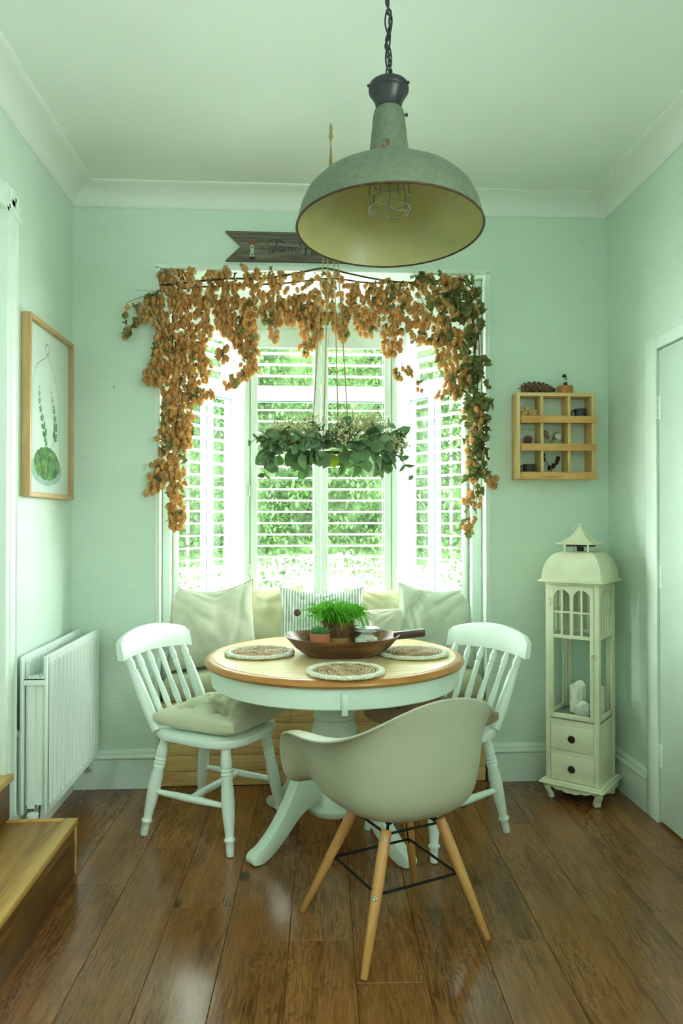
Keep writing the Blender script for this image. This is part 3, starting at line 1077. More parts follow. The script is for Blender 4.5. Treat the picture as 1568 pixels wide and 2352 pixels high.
# ------------------------------------------------------------ round table
TC = Vector((0.136, 3.05, 0))
TZ = 0.737
TR = 0.527
tb = thing('round_table', 'round pedestal table with oak top and white painted apron and legs', 'table', TC)
obj('tabletop', MB().lathe([(0.3, TZ - 0.02), (TR - 0.034, TZ - 0.02), (TR - 0.034, TZ), (0.001, TZ)], 96), M_top, tb)
obj('tabletop_rim', MB().lathe([(TR - 0.0338, TZ - 0.03), (TR - 0.016, TZ - 0.032), (TR - 0.006, TZ - 0.028), (TR, TZ - 0.02), (TR - 0.001, TZ - 0.012), (TR - 0.008, TZ - 0.005), (TR - 0.018, TZ - 0.0012), (TR - 0.028, TZ - 0.0002), (TR - 0.0295, TZ - 0.0022), (TR - 0.0338, TZ - 0.0022)], 96, close=True), M_rim, tb)
obj('apron', MB().lathe([(0.494, 0.628), (0.498, 0.632), (0.498, TZ - 0.030), (0.478, TZ - 0.030), (0.478, 0.628)], 96, close=True), M_table_w, tb)
lk = MB().box(-0.011, 0.011, -0.508, -0.497, 0.612, 0.690, 0.002).box(-0.006, 0.006, -0.511, -0.507, 0.625, 0.665, 0.001)
obj('apron_catch', lk, M_table_w, tb, rot=(0, 0, radians(1.5)))
ped = [(0.06, 0.092), (0.098, 0.094), (0.108, 0.104), (0.110, 0.120), (0.100, 0.132), (0.094, 0.14), (0.094, 0.36), (0.096, 0.395), (0.094, 0.43), (0.086, 0.455), (0.079, 0.466), (0.078, 0.472), (0.086, 0.478), (0.088, 0.488), (0.084, 0.498), (0.078, 0.503), (0.077, 0.508), (0.085, 0.514), (0.087, 0.526), (0.082, 0.538), (0.080, 0.546), (0.082, 0.60), (0.09, 0.626), (0.2, 0.628), (0.2, 0.70)]
obj('pedestal', MB().lathe(ped, 40), M_table_w, tb)
up = curve_pts([(0.085, 0.375, 0), (0.135, 0.370, 0), (0.185, 0.315, 0), (0.24, 0.215, 0), (0.31, 0.120, 0), (0.375, 0.062, 0), (0.412, 0.045, 0), (0.428, 0.028, 0), (0.424, 0.008, 0), (0.402, 0.0015, 0)], 5)
dn = curve_pts([(0.375, 0.0015, 0), (0.33, 0.022, 0), (0.27, 0.068, 0), (0.21, 0.120, 0), (0.15, 0.152, 0), (0.085, 0.160, 0)], 5)
ol = [(p.x, p.y) for p in up + dn]
leg_me = MB().prism(ol, 0.05, Matrix.Rotation(pi / 2, 4, 'X') @ Matrix.Translation((0, 0, -0.025)), b=0.0035).mesh('leg', M_table_w, True, 35)
for a in (40, 130, 220, 310):
    obj('leg', leg_me, None, tb, rot=(0, 0, radians(a)))

# ------------------------------------------------------------ placemats
M_rush = wood('woven_rush', rgb(120, 84, 44), rgb(186, 152, 100), rgb(222, 202, 162), 'x', 6.0, 0.7, 0.4, rings=6.0, rnd=False)
M_brd = plain('white_plaited_rush', rgb(232, 232, 214), 0.75, var=0.12, vs=90, bump=0.3, bs=300)


def placemat_meshes():
    coil = MB()
    N = 9 * 40
    pts, rad = [], []
    for i in range(N + 1):
        a = 2 * pi * i / 40
        r = 0.006 + 0.0125 * i / 40
        pts.append((r * cos(a), r * sin(a), 0.0062 + 0.0012 * sin(i * 2.4)))
        rad.append(0.0056 + 0.0011 * sin(i * 2.1))
    coil.tube(pts, rad, 6)
    strands = []
    for s in range(3):
        b = MB()
        K = 168
        pts = []
        for i in range(K):
            a = 2 * pi * i / K
            ph = a * 26 + s * 2 * pi / 3
            r = 0.130 + 0.0085 * sin(ph)
            pts.append((r * cos(a), r * sin(a), 0.0085 + 0.0035 * sin(2 * ph + 0.6)))
        b.tube(pts, 0.0062, 6, True, flat=0.8)
        strands.append(b.mesh('plait_strand', M_brd, True, None))
    return coil.mesh('coil', M_rush, True, None), strands


coil_me, st_me = placemat_meshes()
for (x, y, rz, lab) in ((-0.17, 3.045, 0.4, 'round woven placemat with white plaited edge on the table, left of the bowl'),
                        (0.158, 2.655, 2.0, 'round woven placemat with white plaited edge at the front of the table'),
                        (0.455, 3.0, 4.1, 'round woven placemat with white plaited edge on the table, right of the bowl')):
    pm = thing('placemat', lab, 'placemat', (x, y, TZ + 0.0012), rz, 'placemats on the round table')
    obj('coil', coil_me, None, pm)
    for s in st_me:
        obj('plait_strand', s, None, pm)

# ------------------------------------------------------------ dough bowl and what stands in it
bw = thing('dough_bowl', 'long dark wooden dough bowl with a block handle, holding plants on the table', 'bowl', (0.165, 3.02, TZ + 0.0005), radians(-2))
BA, BB, BH = 0.236, 0.172, 0.078
prof = [(0.58, 0.0), (0.70, 0.012), (0.83, 0.035), (0.94, 0.060), (0.995, BH - 0.003), (1.0, BH), (0.985, BH + 0.002), (0.955, BH - 0.002), (0.90, 0.062), (0.78, 0.036), (0.62, 0.018), (0.4, 0.012), (0.001, 0.011)]
vs, fs = [], []
S = 56
for (r, z) in prof:
    for k in range(S):
        a = 2 * pi * k / S
        ex = 0.85
        cx = math.copysign(abs(cos(a)) ** ex, cos(a))
        cy = math.copysign(abs(sin(a)) ** ex, sin(a))
        wob = 1 + 0.015 * sin(3 * a + 1) + 0.01 * sin(5 * a)
        vs.append((cx * BA * r * wob, cy * BB * r * wob, z + (0.004 * cos(2 * a) if z > 0.05 else 0)))
for i in range(len(prof) - 1):
    for k in range(S):
        k2 = (k + 1) % S
        fs.append((i * S + k, i * S + k2, (i + 1) * S + k2, (i + 1) * S + k))
fs.append(tuple(range(S - 1, -1, -1)))
obj('body', MB().add(vs, fs), M_bowl, bw, angle=50)
obj('handle', MB().box(-0.012, 0.118, -0.016, 0.016, -0.015, 0.017, 0.007, Matrix.Translation((BA - 0.012, 0.01, BH - 0.004)) @ Matrix.Rotation(radians(-6), 4, 'Y')), M_bowl, bw)
BBZ = TZ + 0.0125

M_terra = plain('terracotta', rgb(200, 124, 88), 0.8, var=0.05, vs=20)
M_succ = translucent('succulent_leaf', rgb(96, 158, 90), rgb(120, 190, 90), 0.15, 0.4, 0.12, 30)
M_soil = plain('potting_soil', rgb(50, 38, 28), 0.95, var=0.3, vs=90)
su = thing('potted_succulent', 'small green rosette succulent in a terracotta pot in the wooden bowl', 'plant', (0.075, 2.985, BBZ))
obj('pot', MB().lathe([(0.034, 0.004), (0.036, 0.004), (0.0405, 0.062), (0.0405, 0.082), (0.0365, 0.082), (0.035, 0.072), (0.001, 0.070)], 32), M_terra, su, angle=35)


def fleshy(L, w, t):
    pts = [(0, w * 0.45, t * 0.6), (0.35, w, t), (0.7, w * 0.85, t * 0.8), (0.9, w * 0.4, t * 0.5), (1.0, 0.0005, 0.0004)]
    vs, fs = [], []
    for (s, a, b) in pts:
        for k in range(6):
            an = 2 * pi * k / 6
            vs.append((s * L, a * cos(an), b * sin(an) + 0.22 * L * s * s))
    for i in range(4):
        for k in range(6):
            fs.append((i * 6 + k, i * 6 + (k + 1) % 6, (i + 1) * 6 + (k + 1) % 6, (i + 1) * 6 + k))
    fs += [tuple(range(5, -1, -1)), tuple(range(24, 30))]
    return vs, fs


lf = MB().add(*fleshy(0.05, 0.0085, 0.004)).mesh('leaf', M_succ, True, None)
for ring, (nl, el, sc_) in enumerate([(9, 12, 1.05), (8, 30, 0.95), (6, 50, 0.8), (4, 70, 0.6)]):
    for k in range(nl):
        o = obj('leaf', lf, None, su, loc=(0, 0, 0.074), rot=(0, -radians(el), 2 * pi * k / nl + ring * 0.4))
        o.scale = (sc_, sc_, sc_)

M_barkpot = wood('bark_pot', rgb(92, 62, 34), rgb(136, 96, 56), rgb(162, 120, 76), 'z', 3.0, 0.8, 0.5, rings=4.0, rnd=False)
M_cork = plain('cork_base', rgb(176, 132, 88), 0.9, var=0.15, vs=120, bump=0.3, bs=260)
M_rhip = translucent('rhipsalis_stem', rgb(118, 204, 48), rgb(160, 236, 60), 0.35, 0.45, 0.25, 20)
px_, py_ = 0.152, 3.075
pl = thing('potted_trailing_plant', 'bushy bright green threadlike plant in a brown bark pot in the bowl', 'plant', (px_, py_, BBZ))
obj('pot_base', MB().lathe([(0.05, 0.0), (0.054, 0.002), (0.058, 0.03), (0.058, 0.05), (0.05, 0.055), (0.001, 0.055)], 32), M_cork, pl, angle=35)
obj('pot', MB().lathe([(0.048, 0.056), (0.056, 0.057), (0.066, 0.1), (0.070, 0.118), (0.064, 0.118), (0.06, 0.108), (0.001, 0.106)], 32), M_barkpot, pl, angle=35)
rr = random.Random(5)
g = MB()
for i in range(520):
    a = rr.uniform(0, 2 * pi)
    r0 = rr.uniform(0, 0.045)
    p = Vector((r0 * cos(a), r0 * sin(a), 0.105))
    da = a + rr.uniform(-0.5, 0.5)
    spread = rr.uniform(0.015, 0.108) * (1.2 if rr.random() < 0.1 else 1)
    up_ = rr.uniform(0.035, 0.08) * (1.35 if rr.random() < 0.08 else 1)
    q1 = p + Vector((cos(da) * spread * 0.35, sin(da) * spread * 0.35, up_ * 0.75))
    q2 = p + Vector((cos(da) * spread * 0.8, sin(da) * spread * 0.8, up_))
    drop = rr.uniform(-0.01, 0.08) * (spread / 0.12)
    q3 = p + Vector((cos(da + 0.2) * spread * 1.08, sin(da + 0.2) * spread * 1.08, up_ - drop))
    for c_ in (q1, q2):
        c_ += Vector((rr.uniform(-1, 1), rr.uniform(-1, 1), rr.uniform(-1, 1))) * 0.008
    pts = curve_pts([p, q1, q2, q3], 4)
    g.tube(pts, [0.0014] * (len(pts) - 1) + [0.0007], 4)
    if rr.random() < 0.6:
        b0 = pts[6]
        e = b0 + Vector((rr.uniform(-.03, .03), rr.uniform(-.03, .03), rr.uniform(-.015, .03)))
        g.tube([b0, (b0 + e) / 2 + Vector((0, 0, 0.006)), e], [0.0013, 0.0012, 0.0006], 4)
obj('foliage', g, M_rhip, pl, kind='stuff', angle=None)

M_wax = plain('cream_wax', rgb(246, 246, 234), 0.5, var=0.03, subs=0.3)
M_lid = plain('brushed_lid', rgb(196, 202, 200), 0.28, 1.0, var=0.03)
cj = thing('candle_jar', 'glass jar candle with a metal lid and paper label in the bowl', 'candle', (0.262, 2.985, BBZ))
M_jar = glass_mat('jar_glass', (0.98, 1.0, 0.99, 1))
obj('jar', MB().lathe([(0.046, 0.002), (0.049, 0.006), (0.049, 0.088), (0.0465, 0.088), (0.0465, 0.010), (0.001, 0.008)], 40), M_jar, cj, angle=50)
obj('wax', MB().lathe([(0.045, 0.0102), (0.0458, 0.012), (0.0458, 0.058), (0.042, 0.061), (0.033, 0.066), (0.022, 0.078), (0.012, 0.086), (0.001, 0.087)], 36), M_wax, cj, angle=50)
obj('lid', MB().lathe([(0.0505, 0.0885), (0.052, 0.0895), (0.052, 0.1), (0.049, 0.1025), (0.001, 0.103)], 40), M_lid, cj, angle=35)
lb = MB()
NA = 10
vsl = []
for zz in (0.036, 0.076):
    for k in range(NA + 1):
        a = radians(-100 + 45 * k / NA)
        vsl.append((0.0496 * cos(a), 0.0496 * sin(a), zz))
lb.add(vsl, [(k, k + 1, NA + 2 + k, NA + 1 + k) for k in range(NA)])
lbl = obj('paper_label', lb, plain('label_paper', rgb(222, 222, 206), 0.8, var=0.02), cj)
M_ink = plain('dark_ink', rgb(40, 48, 46), 0.7, var=0)


def text_mesh(s, size, mat, name='lettering', ext=0.0002):
    cu = bpy.data.curves.new(name, 'FONT')
    cu.body = s
    cu.size = size
    cu.align_x = 'CENTER'
    cu.extrude = ext
    o = bpy.data.objects.new(name, cu)
    COL.objects.link(o)
    dg = bpy.context.evaluated_depsgraph_get()
    me = bpy.data.meshes.new_from_object(o.evaluated_get(dg))
    bpy.data.objects.remove(o)
    me.materials.clear()
    me.materials.append(mat)
    return me


ta = radians(-77.5)
obj('lettering', text_mesh('No.1', 0.0135, M_ink), None, lbl, loc=(0.0512 * cos(ta), 0.0512 * sin(ta), 0.052), rot=(pi / 2, 0, ta + pi / 2))
vb = thing('wooden_block', 'small dark brown wooden block between the bark pot and the jar', 'block', (0.225, 3.075, BBZ))
obj('body', MB().box(-0.018, 0.018, -0.018, 0.018, 0.001, 0.1, 0.003), M_bowl, vb)
# ------------------------------------------------------------ farmhouse chairs
def farm_chair(label, loc, rz):
    r = thing('farmhouse_chair', label, 'chair', loc, rz, 'white spindle back chairs at the table')
    SZt, SZb = 0.432, 0.398
    # seat: rounded shield, wider at the front
    ol = []
    for k in range(64):
        a = 2 * pi * k / 64
        c, s = cos(a), sin(a)
        x = math.copysign(abs(c) ** 0.55, c)
        y = math.copysign(abs(s) ** 0.55, s)
        w = 0.205 + 0.012 * x
        xx = x * 0.215 + (0.018 * (1 - (y) ** 2) if x > 0 else 0)
        ol.append((xx, y * w))
    obj('seat', MB().prism(ol, SZt - SZb, Matrix.Translation((0, 0, SZb)), b=0.009), M_chair, r, angle=35)
    legp = [(0, 0.017), (0.04, 0.019), (0.16, 0.023), (0.20, 0.0235), (0.215, 0.020), (0.225, 0.0235), (0.24, 0.0235), (0.25, 0.020), (0.26, 0.0235), (0.275, 0.0235), (0.285, 0.020), (0.295, 0.0235), (0.31, 0.024), (0.33, 0.021), (0.40, 0.025), (0.52, 0.0262), (0.66, 0.023), (0.80, 0.0175), (0.835, 0.017), (0.845, 0.0215), (0.858, 0.0225), (0.870, 0.0205), (0.88, 0.0165), (0.93, 0.0158), (0.985, 0.0148), (1.0, 0.013)]
    feet = {}
    for fx, fy, tx, ty in ((-0.215, 0.188, -0.145, 0.135), (-0.215, -0.188, -0.145, -0.135), (0.215, 0.192, 0.155, 0.14), (0.215, -0.192, 0.155, -0.14)):
        p0, p1 = Vector((tx, ty, SZb + 0.003)), Vector((fx, fy, 0.0015))
        obj('leg', MB().turned(p0, p1, legp, 16), M_chair, r, angle=50)
        feet[(fx > 0, fy > 0)] = (p0, p1)
    strp = [(0, 0.010), (0.08, 0.011), (0.35, 0.0145), (0.5, 0.0155), (0.65, 0.0145), (0.92, 0.011), (1, 0.010)]
    mids = []
    for s in (True, False):
        a = feet[(False, s)][0].lerp(feet[(False, s)][1], 0.56)
        b = feet[(True, s)][0].lerp(feet[(True, s)][1], 0.56)
        obj('stretcher', MB().turned(a, b, strp, 12), M_chair, r, angle=60)
        mids.append((a + b) / 2)
    obj('stretcher', MB().turned(mids[0], mids[1], [(0, 0.011), (0.3, 0.0155), (0.7, 0.0155), (1, 0.011)], 12), M_chair, r, angle=60)
    # back: two stout posts, four turned spindles, curved crest rail
    def crest(y):
        return Vector((-0.335 + 0.55 * y * y, y, 0.722 - 0.3 * y * y))
    spin = [(0, 0.0105), (0.05, 0.0125), (0.09, 0.0125), (0.10, 0.0105), (0.11, 0.013), (0.13, 0.013), (0.14, 0.0105), (0.15, 0.013), (0.17, 0.013), (0.18, 0.0105), (0.19, 0.013), (0.21, 0.013), (0.225, 0.0115), (0.32, 0.0145), (0.55, 0.0105), (0.74, 0.0125), (0.755, 0.0138), (0.77, 0.0100), (0.79, 0.0130), (0.86, 0.0150), (0.92, 0.0115), (0.97, 0.0085), (1.0, 0.0085)]
    post = [(0, 0.020), (0.3, 0.024), (0.6, 0.021), (0.75, 0.0175), (0.765, 0.019), (0.78, 0.0125), (0.80, 0.0150), (0.87, 0.0175), (0.93, 0.013), (1.0, 0.010)]
    for y in (-0.108, -0.037, 0.037, 0.108):
        obj('spindle', MB().turned((-0.182 + 0.35 * y * y, y * 0.88, SZt - 0.004), crest(y) + Vector((0, 0, 0.012)), spin, 12), M_chair, r, angle=50)
    for y in (-0.178, 0.178):
        obj('back_post', MB().turned((-0.168, y * 0.93, SZt - 0.004), crest(y) + Vector((0, 0, 0.016)), post, 14), M_chair, r, angle=50)
    vs, fs = [], []
    N = 28
    sec = [(-0.016, 0.0, 0), (-0.017, 0.035, 0.4), (-0.013, 0.9, 1), (-0.004, 1.0, 1), (0.008, 1.0, 1), (0.016, 0.9, 1), (0.017, 0.035, 0.4), (0.016, 0.0, 0)]
    for i in range(N + 1):
        t = -1 + 2 * i / N
        y = 0.223 * t
        c = crest(y)
        hgt = 0.108 - 0.024 * t * t
        if abs(t) > 0.9:
            hgt -= 0.012 * ((abs(t) - 0.9) / 0.1) ** 2
        lean = Vector((-0.22, 0, 1)).normalized()
        for dx, f, _ in sec:
            vs.append(c + lean * hgt * f + Vector((dx, 0, 0)))
    n = len(sec)
    for i in range(N):
        for k in range(n):
            fs.append((i * n + k, i * n + (k + 1) % n, (i + 1) * n + (k + 1) % n, (i + 1) * n + k))
    fs += [tuple(range(n)), tuple(N * n + k for k in range(n - 1, -1, -1))]
    obj('crest_rail', MB().add(vs, fs), M_chair, r, angle=38, fix=True)
    return r


LC = (-0.362, 3.13, 0)
LR = atan2(-0.495, 0.87)
fc = farm_chair('white painted spindle back chair on the left, facing the table', LC, LR)
RC = (0.56, 3.045, 0)
RR_ = atan2(-0.58, -0.815)
copy_tree(fc, RC, RR_, 'white painted spindle back chair on the right, mostly behind the tub chair')


def tufted(seed, w=0.39, d=0.385, h=0.108, n=60):
    tufts = [(0, 0), (-0.5, -0.5), (0.5, -0.5), (-0.5, 0.5), (0.5, 0.5)]
    vs, fs = [], []
    for s in (0, 1):
        for j in range(n + 1):
            for i in range(n + 1):
                u, v = sin((-1 + 2 * i / n) * pi / 2), sin((-1 + 2 * j / n) * pi / 2)
                x = u * w / 2 * (1 - 0.06 * (1 - v * v) * u * u)
                y = v * d / 2 * (1 - 0.06 * (1 - u * u) * v * v)
                q = max(0, (1 - u ** 4) * (1 - v ** 4)) ** 0.40
                dent = 0
                for (a, b) in tufts:
                    dd = sqrt((u - a) ** 2 + (v - b) ** 2)
                    an = atan2(v - b, u - a)
                    dent += 0.80 * math.exp(-(dd / 0.19) ** 2) + 0.34 * math.exp(-(dd / 0.36) ** 2) * (0.5 + 0.5 * sin(an * 6 + seed + a * 3 + b))
                nz = noise.noise(Vector((u * 3 + seed, v * 3, seed)))
                crn = (abs(u) * abs(v)) ** 4
                zt = h * (0.42 + 0.58 * q * (1 - min(0.82, dent)) + 0.07 * nz * q + 0.20 * crn)
                zb = h * (0.40 - 0.40 * q)
                vs.append((x, y, zt if s else zb))
    n1 = (n + 1) ** 2
    for s in (0, 1):
        for j in range(n):
            for i in range(n):
                a = s * n1 + j * (n + 1) + i
                q_ = (a, a + 1, a + n + 2, a + n + 1)
                fs.append(q_ if s else q_[::-1])
    # side wall
    edge = [i for i in range(n + 1)] + [j * (n + 1) + n for j in range(1, n + 1)] + [n * (n + 1) + i for i in range(n - 1, -1, -1)] + [j * (n + 1) for j in range(n - 1, 0, -1)]
    for k in range(len(edge)):
        a, b = edge[k], edge[(k + 1) % len(edge)]
        fs.append((a, b, b + n1, a + n1))
    return MB().add(vs, fs)


for (loc, rz, mt, lab, sd) in ((LC, LR, M_cush, 'pale tufted seat cushion on the left spindle back chair', 1.0), (RC, RR_, M_cush2, 'tan tufted seat cushion on the right spindle back chair', 2.0)):
    f = Vector((cos(rz), sin(rz), 0)) * 0.035
    c = obj('seat_cushion', tufted(sd), mt, loc=(loc[0] + f.x, loc[1] + f.y, 0.4326), rot=(0, 0, rz), angle=80)
    tag(c, lab, 'cushion', 'tufted chair cushions')
    pts = []
    for (a, b) in [(0, 0), (-0.5, -0.5), (0.5, -0.5), (-0.5, 0.5), (0.5, 0.5)]:
        tm = MB().lathe([(0.001, 0.0), (0.006, 0.0005), (0.005, 0.003), (0.001, 0.0036)], 10)
        obj('tuft_button', tm, mt, c, loc=(a * 0.195, b * 0.19, 0.03))

# ------------------------------------------------------------ white tub chair
EC = (0.288, 2.352, 0)
EF = atan2(0.911, -0.413)
tc_ = thing('tub_chair', 'white moulded tub armchair on beech dowel legs in front of the table', 'chair', EC, EF)
M_shell = plain('white_polypropylene', rgb(176, 180, 158), 0.4, var=0.01)
rings = [
    # from the seat front, round one side, to the top of the back: rim, lip, wall, bend, seat
    [(0.285, 0, 0.400), (0.278, 0.18, 0.400), (0.270, 0.262, 0.404), (0.276, 0.288, 0.46), (0.262, 0.304, 0.590), (0.13, 0.318, 0.612), (0.0, 0.322, 0.622), (-0.12, 0.296, 0.642), (-0.212, 0.224, 0.692), (-0.278, 0.128, 0.762), (-0.298, 0, 0.786)],
    [(0.266, 0, 0.416), (0.256, 0.155, 0.416), (0.246, 0.225, 0.420), (0.244, 0.262, 0.475), (0.216, 0.275, 0.600), (0.11, 0.278, 0.630), (0.0, 0.275, 0.640), (-0.115, 0.255, 0.655), (-0.206, 0.208, 0.686), (-0.272, 0.122, 0.735), (-0.292, 0, 0.752)],
    [(0.225, 0, 0.420), (0.215, 0.13, 0.418), (0.200, 0.190, 0.420), (0.188, 0.226, 0.460), (0.16, 0.245, 0.550), (0.08, 0.250, 0.592), (-0.02, 0.247, 0.604), (-0.115, 0.230, 0.612), (-0.192, 0.190, 0.630), (-0.250, 0.112, 0.660), (-0.270, 0, 0.672)],
    [(0.18, 0, 0.406), (0.172, 0.115, 0.402), (0.165, 0.175, 0.402), (0.155, 0.214, 0.420), (0.12, 0.238, 0.455), (0.05, 0.245, 0.478), (-0.04, 0.243, 0.484), (-0.12, 0.224, 0.488), (-0.185, 0.182, 0.494), (-0.236, 0.105, 0.505), (-0.252, 0, 0.512)],
    [(0.13, 0, 0.388), (0.124, 0.09, 0.384), (0.118, 0.145, 0.384), (0.108, 0.184, 0.388), (0.08, 0.208, 0.398), (0.02, 0.215, 0.406), (-0.05, 0.213, 0.408), (-0.115, 0.195, 0.410), (-0.17, 0.155, 0.412), (-0.21, 0.088, 0.416), (-0.224, 0, 0.420)],
    [(0.05, 0, 0.374), (0.045, 0.05, 0.372), (0.04, 0.085, 0.372), (0.03, 0.112, 0.373), (0.01, 0.13, 0.375), (-0.02, 0.136, 0.377), (-0.055, 0.134, 0.378), (-0.09, 0.12, 0.379), (-0.12, 0.092, 0.380), (-0.14, 0.05, 0.382), (-0.148, 0, 0.383)],
]
vs, fs = [], []
full = []
for rg in rings:
    full.append([Vector(p) for p in rg] + [Vector((p[0], -p[1], p[2])) for p in rg[-2:0:-1]])
S = len(full[0])
for rg in full:
    vs.extend(rg)
vs.append(Vector((-0.035, 0, 0.372)))
for i in range(len(full) - 1):
    for k in range(S):
        k2 = (k + 1) % S
        fs.append((i * S + k, i * S + k2, (i + 1) * S + k2, (i + 1) * S + k))
b0 = (len(full) - 1) * S
for k in range(0, S, 2):
    fs.append((b0 + k, b0 + (k + 1) % S, b0 + (k + 2) % S, len(vs) - 1))
shell = obj('shell', MB().add(vs, fs), M_shell, tc_, loc=(0, -0.022, 0), angle=None, fix=True)
md = shell.modifiers.new('subd', 'SUBSURF')
md.levels = md.render_levels = 3
md2 = shell.modifiers.new('thick', 'SOLIDIFY')
md2.thickness = 0.007
md2.offset = 0
md3 = shell.modifiers.new('round', 'BEVEL')
md3.width = 0.0025
md3.segments = 2
md3.angle_limit = radians(50)
M_blk = plain('black_steel', rgb(26, 28, 28), 0.4, 0.6, var=0)
M_screw = plain('screw_steel', rgb(170, 176, 172), 0.35, 1.0, var=0)
feet = [Vector((0.205, 0.218, 0.001)), Vector((0.205, -0.218, 0.001)), Vector((-0.205, 0.218, 0.001)), Vector((-0.205, -0.218, 0.001))]
tops = [Vector((f.x * 0.42 - 0.012, f.y * 0.38 - 0.012, 0.398)) for f in feet]
for f, t in zip(feet, tops):
    s_ = t.lerp(f, 0.10)
    d = (f - t)
    q = d.to_track_quat('-Z', 'Y')
    L = (f - s_).length
    lg = obj('leg', MB().lathe([(0.0085, 0.0), (0.0105, 0.003), (0.0165, L * 0.55), (0.0175, L * 0.85), (0.0165, L - 0.004), (0.013, L)], 16), M_beech, tc_, loc=f, rot=q.to_euler(), angle=50)
    obj('foot_glide', MB().lathe([(0.0075, -0.001), (0.009, 0.0), (0.009, 0.004)], 12), M_blk, lg)
    out = Vector((f.x, f.y, 0)).normalized()
    for tt in (0.06, 0.46):
        c = s_.lerp(f, tt)
        o = obj('screw', MB().lathe([(0.0072, -0.006), (0.0072, 0.0012), (0.005, 0.0022), (0.0025, 0.0012)], 12), M_screw, tc_, loc=c + out * 0.0165, rot=(out + Vector((0, 0, 0.35))).to_track_quat('Z', 'Y').to_euler())
    inn = -out * 0.014
    obj('leg_bracket', MB().tube([t + Vector((0, 0, 0.006)), t, s_ + inn, s_.lerp(f, 0.5) + inn], 0.0052, 8, flat=0.8), M_blk, tc_)
    obj('shell_mount', MB().lathe([(0.010, 0), (0.012, 0.004), (0.012, 0.028), (0.02, 0.032), (0.02, 0.04)], 14), M_blk, tc_, loc=(t.x * 0.96, t.y * 0.96, t.z - 0.03))
for (a, b) in ((0, 1), (0, 2), (1, 3), (2, 3)):
    for t0, t1 in ((0.12, 0.52), (0.52, 0.12)):
        if (a, b) in ((0, 2), (1, 3)) or True:
            pass
    ia = -Vector((feet[a].x, feet[a].y, 0)).normalized() * 0.014
    ib = -Vector((feet[b].x, feet[b].y, 0)).normalized() * 0.014
    for tt in (0.52,):
        obj('cross_rod', MB().tube([tops[a].lerp(feet[a], tt) + ia, tops[b].lerp(feet[b], tt) + ib], 0.0042, 8), M_blk, tc_)
for (a, b) in ((0, 1), (0, 2), (1, 3), (2, 3)):
    ia = -Vector((feet[a].x, feet[a].y, 0)).normalized() * 0.012
    ib = -Vector((feet[b].x, feet[b].y, 0)).normalized() * 0.012
    obj('cross_rod', MB().tube([tops[a].lerp(feet[a], 0.14) + ia, tops[b].lerp(feet[b], 0.14) + ib], 0.0040, 8), M_blk, tc_)
# ------------------------------------------------------------ floor lantern cabinet
M_lan = plain('cream_paint', rgb(222, 224, 196), 0.5, var=0.04, vs=12, bump=0.05, bs=80)
M_iron = plain('dark_iron', rgb(62, 54, 54), 0.5, 0.6, var=0.1)
LN = (1.305, 3.405, 0)
LRZ = radians(-39.5)
ln = thing('lantern_cabinet', 'tall cream floor lantern cabinet with glazed door and two drawers in the corner', 'lantern', LN, LRZ)
H = 0.122
# feet
for sx in (-1, 1):
    for sy in (-1, 1):
        p = [(0.030, 0.062), (0.030, 0.055), (0.026, 0.040), (0.012, 0.022), (0.010, 0.006), (0.014, 0.0015), (0.034, 0.0015), (0.036, 0.008), (0.038, 0.025), (0.052, 0.045), (0.055, 0.062)]
        m = MB()
        fx = MB().prism([(-(a - 0.046), b) for a, b in p], 0.03, Matrix.Translation((sx * (H + 0.0), sy * (H - 0.0), 0)) @ Matrix.Rotation(atan2(sy, sx) + pi, 4, 'Z') @ Matrix.Rotation(pi / 2, 4, 'X') @ Matrix.Translation((0, 0, -0.015)), b=0.003)
        obj('foot', fx, M_lan, ln, angle=35)
# scalloped skirts
sk = []
for i in range(41):
    t = -1 + 2 * i / 40
    sk.append((t * 0.108, 0.0725 - 0.006 - 0.020 * (1 - abs(t)) ** 0.8 - 0.005 * abs(sin(t * pi * 2.5))))
outl = [(-0.108, 0.0725), (0.108, 0.0725)] + sk[::-1]
sk_me = MB().prism(outl, 0.012, Matrix.Rotation(pi / 2, 4, 'X')).mesh('skirt', M_lan, False)
for k in range(4):
    obj('skirt', sk_me, None, ln, loc=Vector((0, -0.124, 0)).xyz if k == 0 else Matrix.Rotation(k * pi / 2, 3, 'Z') @ Vector((0, -0.124, 0)), rot=(0, 0, k * pi / 2))
obj('base_plate', MB().box(-0.148, 0.148, -0.148, 0.148, 0.072, 0.08, 0.003).box(-0.139, 0.139, -0.139, 0.139, 0.08, 0.089, 0.003), M_lan, ln)
# posts
for sx in (-1, 1):
    for sy in (-1, 1):
        obj('corner_post', MB().box(min(sx * H, sx * (H - 0.022)), max(sx * H, sx * (H - 0.022)), min(sy * H, sy * (H - 0.022)), max(sy * H, sy * (H - 0.022)), 0.089, 1.0, 0.0015), M_lan, ln)
DZ0, DZ1, DZ2, DZ3 = 0.089, 0.222, 0.352, 0.378
obj('drawer_box', MB().box(-H + 0.004, H - 0.004, -H + 0.012, H - 0.004, DZ0, DZ2 + 0.012, 0.001).box(-H + 0.022, H - 0.022, -H + 0.003, -H + 0.014, DZ1 - 0.008, DZ1 + 0.008).box(-H + 0.022, H - 0.022, -H + 0.003, -H + 0.014, DZ2 - 0.004, DZ3 - 0.006), M_lan, ln)
kn = MB()
for k in range(10):
    a = 2 * pi * k / 10
    kn.lathe([(0.0012, -0.001), (0.0042, 0), (0.0042, 0.003), (0.001, 0.004)], 8, Matrix.Translation((0.012 * cos(a), 0.012 * sin(a), 0.008)))
kn.lathe([(0.004, 0.0), (0.004, 0.006), (0.0165, 0.007), (0.017, 0.009), (0.0145, 0.010), (0.0145, 0.0085), (0.008, 0.0085), (0.007, 0.013), (0.001, 0.015)], 24)
